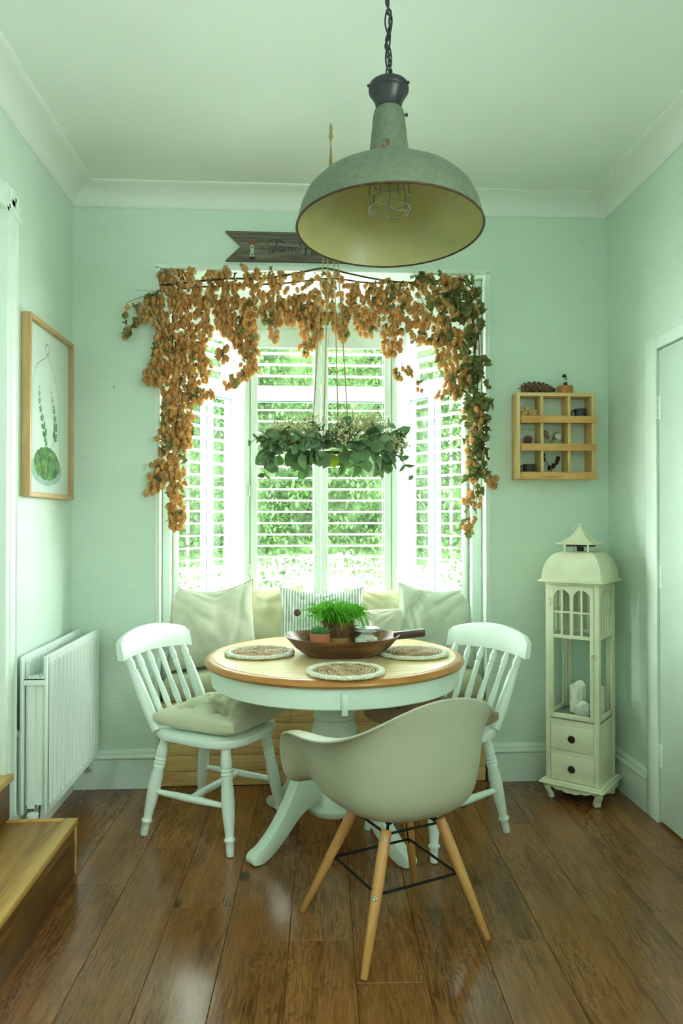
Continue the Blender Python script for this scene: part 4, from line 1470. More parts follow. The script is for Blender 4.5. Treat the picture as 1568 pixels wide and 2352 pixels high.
kn_me = kn.mesh('knob', M_iron, True, 40)
for z0, z1 in ((DZ0 + 0.004, DZ1 - 0.009), (DZ1 + 0.009, DZ2 - 0.005)):
    d = obj('drawer', MB().box(-H + 0.0235, H - 0.0235, -H + 0.001, -H + 0.016, z0, z1, 0.0015), M_lan, ln)
    obj('knob', kn_me, None, d, loc=(0, -H + 0.001, (z0 + z1) / 2), rot=(pi / 2, 0, 0), label='dark iron flower knob')
GZ0, GZ1 = DZ3, 0.985


def arch_panel(w, z0, z1, zr):
    """glazed side: frame, two arched lights with bars above one tall pane; local x across, y thickness, z up"""
    m = MB()
    t0, t1 = -0.005, 0.005
    s = 0.016
    hw = w / 2
    m.box(-hw, -hw + s, t0, t1, z0, z1, 0.001)
    m.box(hw - s, hw, t0, t1, z0, z1, 0.001)
    m.box(-hw + s, hw - s, t0, t1, z0, z0 + 0.022, 0.001)
    b = MB()
    b.box(-hw + s, hw - s, t0, t1, zr - 0.008, zr + 0.008, 0.001)
    b.box(-0.0075, 0.0075, t0, t1, zr + 0.008, z1 - 0.02, 0.001)
    zm = zr + 0.112
    for sx in (-1, 1):
        c = sx * (hw - s + 0.0075) / 2
        b.box(c - 0.0045, c + 0.0045, t0 + 0.001, t1 - 0.001, zr + 0.008, z1 - 0.018)
    b.box(-hw + s, hw - s, t0 + 0.001, t1 - 0.001, zm - 0.004, zm + 0.004)
    # arched head
    aw = (hw - s - 0.0075) / 2
    for sx in (-1, 1):
        c = sx * (hw - s + 0.0075) / 2
        N = 14
        vs = []
        for yy in (t0, t1):
            for i in range(N + 1):
                a = pi * i / N
                vs.append((c - aw * cos(a), yy, z1 - 0.060 + 0.042 * sin(a)))
            for i in range(N + 1):
                a = pi * i / N
                vs.append((c - aw * cos(a), yy, z1))
        n1 = 2 * (N + 1)
        fs = []
        for i in range(N):
            fs.append((i, i + 1, N + 2 + i, N + 1 + i))
            fs.append((n1 + i + 1, n1 + i, n1 + N + 1 + i, n1 + N + 2 + i))
            fs.append((i + 1, i, n1 + i, n1 + i + 1))
        b.add(vs, fs)
    b.box(-hw + s, hw - s, t0, t1, z1 - 0.002, z1)
    m.box(-0.0075, 0.0075, t0, t1, z1 - 0.022, z1)
    g = MB().box(-hw + s * 0.6, hw - s * 0.6, -0.001, 0.001, z0 + 0.01, z1 - 0.004)
    return m, b, g


fm, fb, fg = arch_panel(2 * (H - 0.0225), GZ0, GZ1, 0.752)
f_me, b_me, g_me = fm.mesh('frame', M_lan, True, 35), fb.mesh('glazing_bars', M_lan, False), fg.mesh('pane', M_glass, False)
for k in range(4):
    p = Matrix.Rotation(k * pi / 2, 3, 'Z') @ Vector((0, -H + (0.002 if k == 0 else 0.007), 0))
    if k == 0:
        fr = obj('door', f_me, None, ln, loc=p, rot=(0, 0, 0))
    else:
        fr = obj('side_frame', f_me, None, ln, loc=p, rot=(0, 0, k * pi / 2))
    obj('glazing_bars', b_me, None, fr)
    obj('pane', g_me, None, fr)
    if k == 0:
        for zz in (0.47, 0.905):
            obj('hinge', MB().lathe([(0.0035, zz - 0.018), (0.0035, zz + 0.018)], 8, Matrix.Translation((-H + 0.0225, -0.007, 0))).box(-H + 0.013, -H + 0.032, -0.0065, -0.005, zz - 0.015, zz + 0.015), M_lan, fr)
        lt = MB()
        lt.tube([(H - 0.034, -0.006, 0.672), (H - 0.03, -0.012, 0.684), (H - 0.014, -0.012, 0.684), (H - 0.010, -0.006, 0.672)], 0.0028, 8)
        for xx in (-0.034, -0.012):
            lt.lathe([(0.006, 0.0), (0.006, 0.003), (0.002, 0.005)], 12, Matrix.Translation((H + xx, -0.005, 0.674)) @ Matrix.Rotation(pi / 2, 4, 'X'))
            lt.lathe([(0.004, 0.0), (0.004, 0.003), (0.002, 0.005)], 12, Matrix.Translation((H + xx, -0.005, 0.660)) @ Matrix.Rotation(pi / 2, 4, 'X'))
        obj('latch', lt, M_lan, fr)
obj('floor_tray', MB().box(-H + 0.01, H - 0.01, -H + 0.012, H - 0.01, DZ2 + 0.012, GZ0 + 0.004), plain('zinc_tray', rgb(150, 160, 152), 0.4, 0.5, var=0.15, vs=40), ln)
# roof
obj('cornice', MB().box(-H - 0.001, H + 0.001, -H - 0.001, H + 0.001, 0.9855, 1.0, 0.0015).box(-0.15, 0.15, -0.15, 0.15, 1.0, 1.008, 0.002).box(-0.142, 0.142, -0.142, 0.142, 1.008, 1.014, 0.002), M_lan, ln)


def four_sided(prof):
    vs, fs = [], []
    for h, z in prof:
        vs += [(-h, -h, z), (h, -h, z), (h, h, z), (-h, h, z)]
    n = len(prof)
    for i in range(n - 1):
        for k in range(4):
            fs.append((i * 4 + k, i * 4 + (k + 1) % 4, (i + 1) * 4 + (k + 1) % 4, (i + 1) * 4 + k))
    fs += [(3, 2, 1, 0), tuple((n - 1) * 4 + k for k in range(4))]
    return MB().add(vs, fs)


obj('roof', four_sided([(0.137, 1.014), (0.136, 1.02)] + [(0.136 - 0.074 * (1 - cos(a)), 1.02 + 0.118 * sin(a)) for a in [i * pi / 20 for i in range(1, 11)]] + [(0.056, 1.139)]), M_lan, ln, angle=28)
vt = MB()
for sx in (-1, 1):
    for sy in (-1, 1):
        vt.box(sx * 0.054 - 0.004, sx * 0.054 + 0.004, sy * 0.054 - 0.004, sy * 0.054 + 0.004, 1.138, 1.172)
obj('vent_posts', vt, M_lan, ln)
sc_m = MB()
for k in range(4):
    Mk = Matrix.Rotation(k * pi / 2, 4, 'Z')
    for i in range(7):
        sc_m.lathe([(0.0055, -0.0006), (0.0055, 0.0006)], 10, Mk @ Matrix.Translation((-0.042 + 0.014 * i, -0.055, 1.166)) @ Matrix.Rotation(pi / 2, 4, 'X'))
obj('vent_fringe', sc_m, M_iron, ln)
obj('vent_core', MB().box(-0.012, 0.012, -0.012, 0.012, 1.139, 1.172), M_iron, ln)
obj('roof_cap', four_sided([(0.086, 1.172), (0.087, 1.175), (0.062, 1.188), (0.042, 1.203), (0.026, 1.222), (0.013, 1.242), (0.006, 1.254)]), M_lan, ln, angle=28)
obj('finial', MB().lathe([(0.006, 1.254), (0.009, 1.258), (0.008, 1.264), (0.003, 1.272), (0.001, 1.276)], 14), M_lan, ln)
obj('ring_handle', MB().tube([(0.030 * cos(a), 0.004, 1.246 + 0.022 * sin(a)) for a in [pi * (-0.15 + 1.3 * i / 20) for i in range(21)]], 0.0022, 8), M_lan, ln, rot=(0, 0, radians(38)))
# candles in the lantern
TZ0 = GZ0 + 0.0045
M_wax2 = plain('old_wax', rgb(240, 242, 226), 0.5, var=0.03, subs=0.3)


def candle(label, x, y, r, h, drips, seed):
    p = Matrix.Rotation(LRZ, 3, 'Z') @ Vector((x, y, 0))
    t = thing('pillar_candle', label, 'candle', (LN[0] + p.x, LN[1] + p.y, TZ0), 0.3 * seed, 'candles in the lantern')
    rr = random.Random(seed)
    vs, fs = [], []
    S_ = 28
    pr = [(0.97, 0), (1, 0.02), (1.0, 0.5), (1.0, 0.93), (0.96, 1.0), (0.86, 0.99), (0.78, 0.93), (0.001, 0.9)]
    for r_, z in pr:
        for k in range(S_):
            a = 2 * pi * k / S_
            w = 1 + (0.02 * sin(2 * a + seed) if drips else 0)
            zz = z * h
            if drips and z > 0.9:
                zz += 0.012 * sin(a * 1.0 + seed) + 0.006 * sin(3 * a) - 0.004
            vs.append((r * r_ * w * cos(a), r * r_ * w * sin(a), zz))
    for i in range(len(pr) - 1):
        for k in range(S_):
            fs.append((i * S_ + k, i * S_ + (k + 1) % S_, (i + 1) * S_ + (k + 1) % S_, (i + 1) * S_ + k))
    fs.append(tuple(range(S_ - 1, -1, -1)))
    obj('wax', MB().add(vs, fs), M_wax2, t, angle=50)
    if drips:
        d = MB()
        for k in range(7):
            a = rr.uniform(0, 2 * pi)
            z0 = h * rr.uniform(0.35, 0.6)
            d.tube([(r * 0.97 * cos(a), r * 0.97 * sin(a), h * 0.98), (r * 1.0 * cos(a), r * 1.0 * sin(a), h * 0.8), (r * 1.0 * cos(a), r * 1.0 * sin(a), z0)], [0.002, 0.003, 0.0045], 8)
        obj('wax_drips', d, M_wax2, t, angle=None)
    obj('wick', MB().tube([(0, 0, 0.88 * h), (0.001, 0, 0.95 * h), (0.003, 0, 0.9 * h + 0.012)], 0.0009, 6), M_ink, t)


candle('tall dripping candle with a jagged rim at the left inside the lantern', -0.022, 0.022, 0.036, 0.128, True, 1)
candle('short melted stub candle at the front inside the lantern', 0.022, -0.052, 0.033, 0.055, True, 2)
candle('smooth straight sided white candle at the right inside the lantern', 0.072, 0.02, 0.032, 0.128, False, 3)

# ------------------------------------------------------------ wall shelf with nine cubbies
SHX0, SHX1, SHZ0, SHZ1 = 1.041, 1.425, 1.484, 1.903
SHY0, SHY1 = 3.524, WY - 0.001
sf = thing('cubby_shelf', 'square pine wall shelf with nine open cubbies on the back wall', 'shelf', ((SHX0 + SHX1) / 2, (SHY0 + SHY1) / 2, SHZ0))
tk = 0.016
for x in (SHX0, SHX1 - tk):
    obj('side_board', MB().box(x, x + tk, SHY0, SHY1, SHZ0, SHZ1, 0.001), M_shelfv, sf, world=True)
obj('top_board', MB().box(SHX0 + tk, SHX1 - tk, SHY0, SHY1, SHZ1 - tk, SHZ1, 0.001), M_shelf, sf, world=True)
zs = [SHZ0, 1.621, 1.756]
for z in zs:
    obj('shelf_board', MB().box(SHX0 + tk, SHX1 - tk, SHY0, SHY1, z + (0.008 if z > SHZ0 else 0), z + 0.008 + tk, 0.001), M_shelf, sf, world=True)
xd = [1.158, 1.292]
lv = [(SHZ0 + tk + 0.008, 1.629), (1.629 + tk, 1.764), (1.764 + tk, SHZ1 - tk)]
for x in xd:
    for a, b in lv:
        obj('divider', MB().box(x, x + 0.013, SHY0 + 0.001, SHY1, a, b, 0.0008), M_shelfv, sf, world=True)
for z in zs:
    obj('front_batten', MB().box(SHX0 + 0.018, SHX1 + 0.005, SHY0 - 0.010, SHY0 - 0.0005, z - 0.001, z + 0.034, 0.0012), M_shelfb, sf, world=True)

M_mug = plain('dark_stoneware', rgb(52, 56, 58), 0.45, var=0.05, vs=30)
mug = MB().lathe([(0.022, 0.0005), (0.026, 0.003), (0.029, 0.045), (0.030, 0.049), (0.0275, 0.049), (0.024, 0.006), (0.001, 0.004)], 32)
mug_me = mug.mesh('cup', M_mug, True, 40)
mh_me = MB().tube([(-0.026, 0, 0.040), (-0.036, 0, 0.042), (-0.046, 0, 0.034), (-0.045, 0, 0.020), (-0.036, 0, 0.011), (-0.026, 0, 0.012)], 0.0035, 8).mesh('handle', M_mug, True, None)
for x, z, lab in ((1.379, 1.780, 'dark grey mug in the top right cubby of the shelf'), (1.123, 1.508, 'dark grey mug in the bottom left cubby of the shelf')):
    t = thing('mug', lab, 'mug', (x - 0.012, 3.563, z + 0.0004), 0, 'dark mugs in the wall shelf')
    obj('cup', mug_me, None, t)
    obj('handle', mh_me, None, t)

M_cone = plain('pine_cone_scale', rgb(128, 96, 68), 0.8, var=0.2, vs=40)
M_coned = plain('alder_cone', rgb(56, 34, 32), 0.8, var=0.2, vs=60)


def cone_mesh(L, R, n, scale_l, scale_w, mat, openness=0.6, name='scales', taper=1.0):
    """pine cone along +z from its base: spiral of thick scales"""
    m = MB()
    m.lathe([(R * 0.25, 0), (R * 0.45, L * 0.2), (R * 0.35, L * 0.7), (0.001, L * 0.95)], 10)
    for i in range(n):
        t = (i + 0.5) / n
        a = i * 2.399963
        r = R * (sin(pi * min(1, (t * 0.86 + 0.14)) ** taper)) ** 0.65
        z = L * t * 0.95
        tilt = openness * (1.1 - t * 0.7)
        s = (0.55 + 0.45 * sin(pi * (0.15 + 0.8 * t)))
        Mx = Matrix.Translation((0, 0, z)) @ Matrix.Rotation(a, 4, 'Z') @ Matrix.Translation((r * 0.35, 0, 0)) @ Matrix.Rotation(-(pi / 2 - tilt - 0.35), 4, 'Y')
        l, w, h = max(r * 0.8, scale_l * 0.5 * s), scale_w * s, scale_w * 0.35 * s
        vs = [(0, -w * 0.3, 0), (0, w * 0.3, 0), (l * 0.75, w * 0.55, 0), (l, w * 0.2, h * 0.4), (l, -w * 0.2, h * 0.4), (l * 0.75, -w * 0.55, 0), (l * 0.8, 0, h), (l * 0.8, 0, -h * 0.5)]
        m.add(vs, [(0, 1, 2, 6), (2, 3, 6), (3, 4, 6), (4, 5, 6), (5, 0, 6), (1, 0, 7), (1, 7, 2), (7, 3, 2), (7, 4, 3), (7, 5, 4), (7, 0, 5)], Mx)
    return m.mesh(name, mat, True, 30)


t = thing('pine_cone', 'long brown pine cone lying on top of the wall shelf', 'pine cone', (1.072, 3.565, SHZ1 + 0.0285), 0)
obj('scales', cone_mesh(0.175, 0.036, 84, 0.030, 0.019, M_cone, 0.95), None, t, rot=(0, pi / 2 + 0.05, 0))
obj('stalk', MB().tube([(-0.015, 0, -0.006), (0.0, 0, 0), (0.01, 0, 0)], 0.003, 8), M_cone, t)
t = thing('pine_cone', 'small brown pine cone standing in the middle left cubby', 'pine cone', (1.104, 3.556, 1.6452), 0)
obj('scales', cone_mesh(0.052, 0.025, 44, 0.014, 0.016, M_cone, 0.55), None, t)

# cork based glass dome with alder cones
gd = thing('glass_dome', 'small glass dome on a cork base on top of the wall shelf', 'dome', (1.292, 3.565, SHZ1 + 0.0005))
obj('cork_base', MB().lathe([(0.036, 0), (0.038, 0.002), (0.038, 0.036), (0.036, 0.038), (0.001, 0.038)], 32), plain('cork', rgb(186, 130, 74), 0.9, var=0.18, vs=160, bump=0.2, bs=300), gd, angle=40)
obj('dome', MB().lathe([(0.0345, 0.0385)] + [(0.0352, 0.045), (0.0352, 0.07)] + [(0.0352 * cos(a), 0.07 + 0.036 * sin(a)) for a in [i * pi / 20 for i in range(1, 10)]] + [(0.001, 0.106)], 32), M_glass, gd, angle=None)
sprig = MB().tube([(0.012, 0, 0.039), (0.01, 0, 0.06), (0.006, 0, 0.092)], 0.0012, 6)
for p in ((0.002, 0, 0.05), (-0.004, 0, 0.088)):
    sprig.lathe([(0.001, -0.009), (0.008, -0.006), (0.010, 0), (0.008, 0.007), (0.001, 0.010)], 10, Matrix.Translation(p))
sprig.lathe([(0.001, -0.005), (0.005, 0), (0.001, 0.006)], 8, Matrix.Translation((0.004, 0.0, 0.073)))
obj('cone_sprig', sprig, M_coned, gd)

# bunny tail grasses
M_tail = plain('bunny_tail_head', rgb(218, 182, 122), 0.95, var=0.12, vs=80, bump=0.5, bs=500)
bt_ = thing('dried_grass_bunch', 'bunch of pale dried bunny tail grass heads in the top left cubby', 'dried flowers', (1.108, 3.565, 1.7805))
rr = random.Random(3)
hm = MB().lathe([(0.0015, -0.014), (0.0065, -0.009), (0.0082, 0), (0.0065, 0.008), (0.001, 0.013)], 10).mesh('seed_head', M_tail, True, None)
stems = MB()
for k in range(26):
    a = rr.uniform(-0.2, pi + 0.2)
    r = rr.uniform(0.015, 0.044)
    d = Vector((cos(a) * 1.15, -rr.uniform(0.2, 0.9), max(-0.1, sin(a) * 0.9))).normalized()
    base = Vector((0.0, 0.012, 0.016))
    p = base + d * r
    p.z = max(p.z, 0.012)
    p.x = max(-0.040, min(0.040, p.x))
    obj('seed_head', hm, None, bt_, loc=p, rot=d.to_track_quat('Z', 'Y').to_euler())
    stems.tube([base + Vector((0.0, 0.02, 0)), base, p], 0.0008, 5)
obj('stems', stems, M_tail, bt_)

# poppy heads and alder twigs in the middle column
M_pod = plain('dried_pod', rgb(150, 118, 76), 0.8, var=0.2, vs=50)
M_podt = plain('pod_crown', rgb(176, 190, 178), 0.8, var=0.15, vs=90, bump=0.4, bs=300)
pd = thing('dried_poppy_heads', 'two dried seed pods on crossed stems in the middle cubby', 'dried flowers', (1.223, 3.57, 1.6455))
for sx, tip in ((-1, Vector((-0.036, -0.004, 0.075))), (1, Vector((0.030, -0.012, 0.066)))):
    base = Vector((0.011 * -sx, 0.0, 0.0015))
    obj('stem', MB().tube([base, base.lerp(tip, 0.6)], 0.0018, 6), M_pod, pd)
    d = (tip - base).normalized()
    o = obj('pod', MB().lathe([(0.002, -0.028), (0.008, -0.022), (0.0135, -0.006), (0.0145, 0.004), (0.010, 0.014), (0.004, 0.018), (0.001, 0.018)], 14), M_pod, pd, loc=base.lerp(tip, 0.82), rot=d.to_track_quat('Z', 'Y').to_euler(), angle=None)
obj('pod_crown', MB().lathe([(0.002, -0.006), (0.012, -0.004), (0.0165, 0.001), (0.012, 0.004), (0.001, 0.005)], 16), M_podt, pd, loc=(0.026, -0.027, 0.047), rot=(radians(72), 0, radians(8)), label='pale green round pod crown')
ad = thing('alder_twigs', 'two dark alder cone twigs crossed in the bottom middle cubby', 'dried flowers', (1.222, 3.57, 1.5085))
al = MB().lathe([(0.001, -0.014), (0.009, -0.010), (0.0115, -0.001), (0.009, 0.008), (0.001, 0.013)], 12).mesh('alder_cone', M_coned, True, None)
rg = cone_mesh(0.026, 0.0135, 40, 0.008, 0.008, M_coned, 0.35, 'alder_cone')
for pts, cones in (([(0.014, 0, 0.002), (-0.006, 0, 0.035), (-0.026, 0, 0.072), (-0.04, 0, 0.09)], [(-0.038, -0.004, 0.068), (-0.038, -0.002, 0.09), (-0.012, -0.008, 0.028)]),
                   ([(-0.014, -0.004, 0.002), (0.006, -0.004, 0.022), (0.024, -0.004, 0.062)], [(0.007, -0.012, 0.038), (0.026, -0.006, 0.057), (0.033, -0.004, 0.073)])):
    obj('twig', MB().tube(curve_pts(pts, 4), 0.0013, 6), M_coned, ad)
    for c in cones:
        obj('alder_cone', rg, None, ad, loc=(c[0], c[1], c[2] - 0.010), rot=(0.1, 0.15, c[0] * 40))

# ------------------------------------------------------------ radiator on the left wall
rd = thing('panel_radiator', 'white double panel radiator on the left wall beside the oak step', 'radiator', (-1.03, 3.22, 0.13))
RYA, RYB, RZA, RZB = 2.872, 3.60, 0.168, 0.768


def rad_panel(x_face, ya, yb, za, zb, sgn):
    """pressed panel, flutes facing sgn*x"""
    vs, fs = [], []
    nfl = 14
    N = nfl * 10
    zr = [(za, 0.0), (za + 0.006, 1.0), (za + 0.035, 1.0), (za + 0.055, 0), (zb - 0.055, 0), (zb - 0.035, 1.0), (zb - 0.006, 1.0), (zb, 0.0)]
    rows = [za, za + 0.004, za + 0.03, za + 0.05, zb - 0.05, zb - 0.03, zb - 0.004, zb]
    for zi, z in enumerate(rows):
        for i in range(N + 1):
            t = i / N
            y = ya + 0.018 + (yb - ya - 0.036) * t
            ph = (t * nfl) % 1.0
            dpt = 0.0
            if zi in (3, 4):
                dpt = 0.0125 * max(0, min(1, (0.36 - abs(ph - 0.5)) / 0.16))
            x = x_face - sgn * dpt
            if zi in (0, 7):
                x = x_face - sgn * 0.004
            vs.append((x, y, z))
    for r_ in range(len(rows) - 1):
        for i in range(N):
            a = r_ * (N + 1) + i
            fs.append((a, a + 1, a + N + 2, a + N + 1))
    m = MB().add(vs, fs)
    m.box(min(x_face - sgn * 0.011, x_face - sgn * 0.001), max(x_face - sgn * 0.011, x_face - sgn * 0.001), ya, ya + 0.018, za, zb, 0.003)
    m.box(min(x_face - sgn * 0.011, x_face - sgn * 0.001), max(x_face - sgn * 0.011, x_face - sgn * 0.001), yb - 0.018, yb, za, zb, 0.003)
    m.box(min(x_face - sgn * 0.018, x_face - sgn * 0.0135), max(x_face - sgn * 0.018, x_face - sgn * 0.0135), ya + 0.01, yb - 0.01, za + 0.003, zb - 0.003)
    return m


obj('front_panel', rad_panel(-0.962, RYA, RYB, RZA, RZB, 1), M_rad, rd, world=True, angle=30)
obj('back_panel', rad_panel(-1.050, RYA, RYB, RZA, RZB, 1), M_rad, rd, world=True, angle=30)
fin = MB()
for y in [RYA + 0.02 + 0.0305 * i for i in range(23)]:
    fin.box(-1.048, -0.98, y - 0.001 if y > RYA + 0.03 else y, y + 0.001, RZA + 0.03, RZB - 0.09)
fin.box(-1.040, -1.012, RYA + 0.012, RYA + 0.015, RZA + 0.02, RZB - 0.09)
obj('fins', fin, M_rad, rd, world=True, smooth=False)
br = MB().box(-1.05, -0.972, RYA + 0.001, RYA + 0.006, RZB - 0.11, RZB - 0.085, 0.001).box(-1.05, -0.972, RYA + 0.001, RYA + 0.05, RZB - 0.090, RZB - 0.085, 0.001)
for i in range(4):
    br.box(-1.035 + 0.016 * i, -1.027 + 0.016 * i, RYA + 0.002, RYA + 0.05, RZB - 0.086, RZB - 0.078, 0.001)
obj('end_bracket', br, M_rad, rd, world=True)
obj('wall_bracket', MB().box(WXL + 0.001, -1.062, 3.0, 3.03, 0.25, 0.7).box(WXL + 0.001, -1.062, 3.45, 3.48, 0.25, 0.7), M_rad, rd, world=True)
M_chr = plain('chrome', rgb(200, 206, 202), 0.15, 1.0, var=0)
vm = MB().lathe([(0.013, 0.0), (0.013, 0.05)], 12, Matrix.Translation((-1.008, RYA - 0.02, 0.07)))
vm.tube([(-1.008, RYA - 0.02, 0.105), (-1.008, RYA + 0.012, 0.115), (-1.008, RYA + 0.03, RZA + 0.03)], 0.012, 10)
vm.lathe([(0.007, 0.0), (0.007, 0.07)], 10, Matrix.Translation((-1.008, RYA - 0.02, 0.0)))
v_ = obj('valve', vm, M_chr, rd, world=True)
obj('valve_cap', MB().lathe([(0.016, 0.115), (0.019, 0.135), (0.022, 0.178), (0.020, 0.182), (0.001, 0.183)], 16, Matrix.Translation((-1.008, RYA - 0.02, 0))), M_rad, v_, world=True)
obj('pipe', MB().tube(curve_pts([(-1.0, 3.50, RZA + 0.03), (-0.99, 3.52, 0.14), (-0.99, 3.56, 0.105), (-1.0, 3.585, 0.10), (-1.03, 3.59, 0.10), (-1.06, 3.59, 0.10)], 4), 0.008, 10), M_rad, rd, world=True)
cp_ = obj('heating_pipe', MB().tube(curve_pts([(WXL + 0.022, 2.91, 0.002), (WXL + 0.022, 2.908, 0.4), (WXL + 0.022, 2.906, 0.455), (WXL + 0.012, 2.906, 0.475), (WXL + 0.002, 2.906, 0.478)], 5), 0.009, 10), M_trim, angle=None)
tag(cp_, 'white painted heating pipe rising up the wall behind the radiator end', 'pipe')

# ------------------------------------------------------------ framed print
FY0, FY1, FZ0, FZ1 = 2.965, 3.525, 1.378, 2.108
pf = thing('framed_print', 'oak framed botanical print of ferns under a glass dome on the left wall', 'picture', (WXL, (FY0 + FY1) / 2, FZ0))
fw, fd = 0.020, 0.036
X0 = WXL + 0.001
for nm, a in (('frame_side', (FY0, FY0 + fw, FZ0, FZ1)), ('frame_side', (FY1 - fw, FY1, FZ0, FZ1)), ('frame_rail', (FY0 + fw, FY1 - fw, FZ0, FZ0 + fw)), ('frame_rail', (FY0 + fw, FY1 - fw, FZ1 - fw, FZ1))):
    obj(nm, MB().box(X0, X0 + fd, a[0], a[1], a[2], a[3], 0.003), M_frame, pf, world=True)
pap = obj('print', MB().box(X0, X0 + 0.014, FY0 + fw, FY1 - fw, FZ0 + fw, FZ1 - fw), plain('art_paper', rgb(222, 234, 226), 0.8, var=0.01), pf, world=True, smooth=False)
obj('pane', MB().box(X0 + 0.026, X0 + 0.028, FY0 + fw, FY1 - fw, FZ0 + fw, FZ1 - fw), M_glass, pf, world=True, smooth=False)
pw, ph = FY1 - FY0 - 2 * fw, FZ1 - FZ0 - 2 * fw
PX = X0 + 0.0144


def pp(u, v):
    """print coordinates: u 0..1 along the wall, v 0..1 upwards"""
    return Vector((PX, FY0 + fw + u * pw, FZ0 + fw + v * ph))


def ribbon(pts, w, dx=0.0, closed=False):
    m = MB()
    n = len(pts)
    vs = []
    for i, p in enumerate(pts):
        a = pts[i - 1] if (i > 0 or closed) else pts[i]
        b = pts[(i + 1) % n] if (i < n - 1 or closed) else pts[i]
        d = (b - a).normalized()
        nn = Vector((0, -d.z, d.y))
        ww = w[i] if isinstance(w, list) else w
        vs += [p + nn * ww / 2 + Vector((dx, 0, 0)), p - nn * ww / 2 + Vector((dx, 0, 0))]
    fs = [(2 * i, 2 * i + 1, 2 * ((i + 1) % n) + 1, 2 * ((i + 1) % n)) for i in range(n if closed else n - 1)]
    return m.add(vs, fs)


def flatshape(pts, dx=0.0):
    return MB().add([p + Vector((dx, 0, 0)) for p in pts], [tuple(range(len(pts)))])


M_il = plain('print_line', rgb(120, 158, 146), 0.8, var=0.2, vs=40)
M_ig = plain('print_fern', rgb(62, 138, 64), 0.8, var=0.15, vs=60)
M_im = plain('print_moss', rgb(92, 140, 66), 0.8, var=0.45, vs=40)
M_ib = plain('print_dish', rgb(158, 196, 182), 0.8, var=0.1, vs=20)
dl = MB()


def addm(m, q):
    m.add(q.v, q.f)


dome = [(0.14, 0.20), (0.135, 0.35), (0.135, 0.58), (0.15, 0.68), (0.21, 0.755), (0.32, 0.805), (0.42, 0.835), (0.46, 0.86), (0.48, 0.855), (0.53, 0.82), (0.62, 0.76), (0.71, 0.68), (0.76, 0.58), (0.775, 0.46), (0.775, 0.32), (0.765, 0.20)]
addm(dl, ribbon(curve_pts([pp(*q) for q in dome], 5), 0.0028))
ring_ = [pp(0.455 + 0.042 * cos(a), 0.892 + 0.032 * sin(a)) for a in [2 * pi * i / 24 for i in range(24)]]
addm(dl, ribbon(ring_, 0.005, 0.0, True))
obj('drawn_outline', dl, M_il, pap, world=True, smooth=False)
obj('drawn_dish', flatshape([pp(0.455 + 0.37 * cos(a), 0.150 + 0.100 * sin(a)) for a in [2 * pi * i / 40 for i in range(40)]], 0.0002), M_ib, pap, world=True, smooth=False)
rr = random.Random(8)
obj('drawn_moss', flatshape([pp(0.455 + (0.305 + rr.uniform(-.012, .012)) * cos(a), 0.183 + (0.102 + rr.uniform(-.006, .006)) * sin(a)) for a in [2 * pi * i / 90 for i in range(90)]], 0.0006), M_im, pap, world=True, smooth=False)
fe = MB()
for stem, nl, ln_ in (([(0.47, 0.27), (0.42, 0.35), (0.35, 0.44), (0.28, 0.54), (0.27, 0.63)], 13, 0.085), ([(0.52, 0.27), (0.62, 0.34), (0.66, 0.43), (0.62, 0.53), (0.55, 0.635)], 14, 0.09), ([(0.47, 0.27), (0.42, 0.32), (0.35, 0.365)], 7, 0.055)):
    pts = curve_pts([pp(*q) for q in stem], 6)
    addm(fe, ribbon(pts, 0.0018, 0.001))
    n = len(pts)
    for k in range(nl):
        f = 0.25 + 0.75 * k / (nl - 1)
        p = pts[min(n - 1, int(f * (n - 1)))]
        d = (pts[min(n - 1, int(f * (n - 1)) + 1)] - pts[max(0, int(f * (n - 1)) - 1)]).normalized()
        for s in (-1, 1):
            e = d * 0.75 + Vector((0, -d.z, d.y)) * s * 0.8
            e.normalize()
            L_ = ln_ * 0.5 * (1.15 - f * 0.85)
            nn = Vector((0, -e.z, e.y))
            addm(fe, flatshape([p, p + e * L_ * 0.4 + nn * L_ * 0.16, p + e * L_, p + e * L_ * 0.4 - nn * L_ * 0.16], 0.0012))
obj('drawn_fern', fe, M_ig, pap, world=True, smooth=False)
# the small pale caption under the dish, too faint to read: a row of hairline strokes
cpt = MB()
for k in range(9):
    u = 0.37 + 0.021 * k
    addm(cpt, ribbon([pp(u, 0.033), pp(u, 0.049)], 0.0014, 0.0004))
    if k % 2:
        addm(cpt, ribbon([pp(u, 0.048), pp(u + 0.013, 0.048)], 0.0012, 0.0005))
    if k % 3 == 0:
        addm(cpt, ribbon([pp(u, 0.034), pp(u + 0.012, 0.034)], 0.0012, 0.0005))
obj('caption', cpt, plain('caption_grey', rgb(150, 178, 164), 0.8, var=0), pap, world=True, smooth=False)

# ------------------------------------------------------------ swallow tailed sign over the bay
SGX0, SGX1, SGZ0, SGZ1 = -0.369, 0.505, 2.543, 2.687
sg = thing('wooden_sign', 'weathered swallow tailed wooden sign hung above the bay, partly behind the lamp', 'sign', ((SGX0 + SGX1) / 2, WY - 0.01, SGZ0))
yy = WY - 0.019
notch = 0.076
outl = [(SGX0, SGZ0), (SGX1, SGZ0), (SGX1 - notch, (SGZ0 + SGZ1) / 2), (SGX1, SGZ1), (SGX0, SGZ1), (SGX0 + notch, (SGZ0 + SGZ1) / 2)]
bd = MB()
n = 6
vs = [(a, yy, b) for a, b in outl] + [(a, WY - 0.001, b) for a, b in outl]
fs = [(0, 1, 2, 5), (5, 2, 3, 4), (6 + 5, 6 + 2, 6 + 1, 6 + 0), (6 + 4, 6 + 3, 6 + 2, 6 + 5)] + [(i, i + 6, (i + 1) % 6 + 6, (i + 1) % 6) for i in range(6)]
sgb = obj('board', MB().add(vs, fs), M_sign, sg, world=True, smooth=False, fix=True)


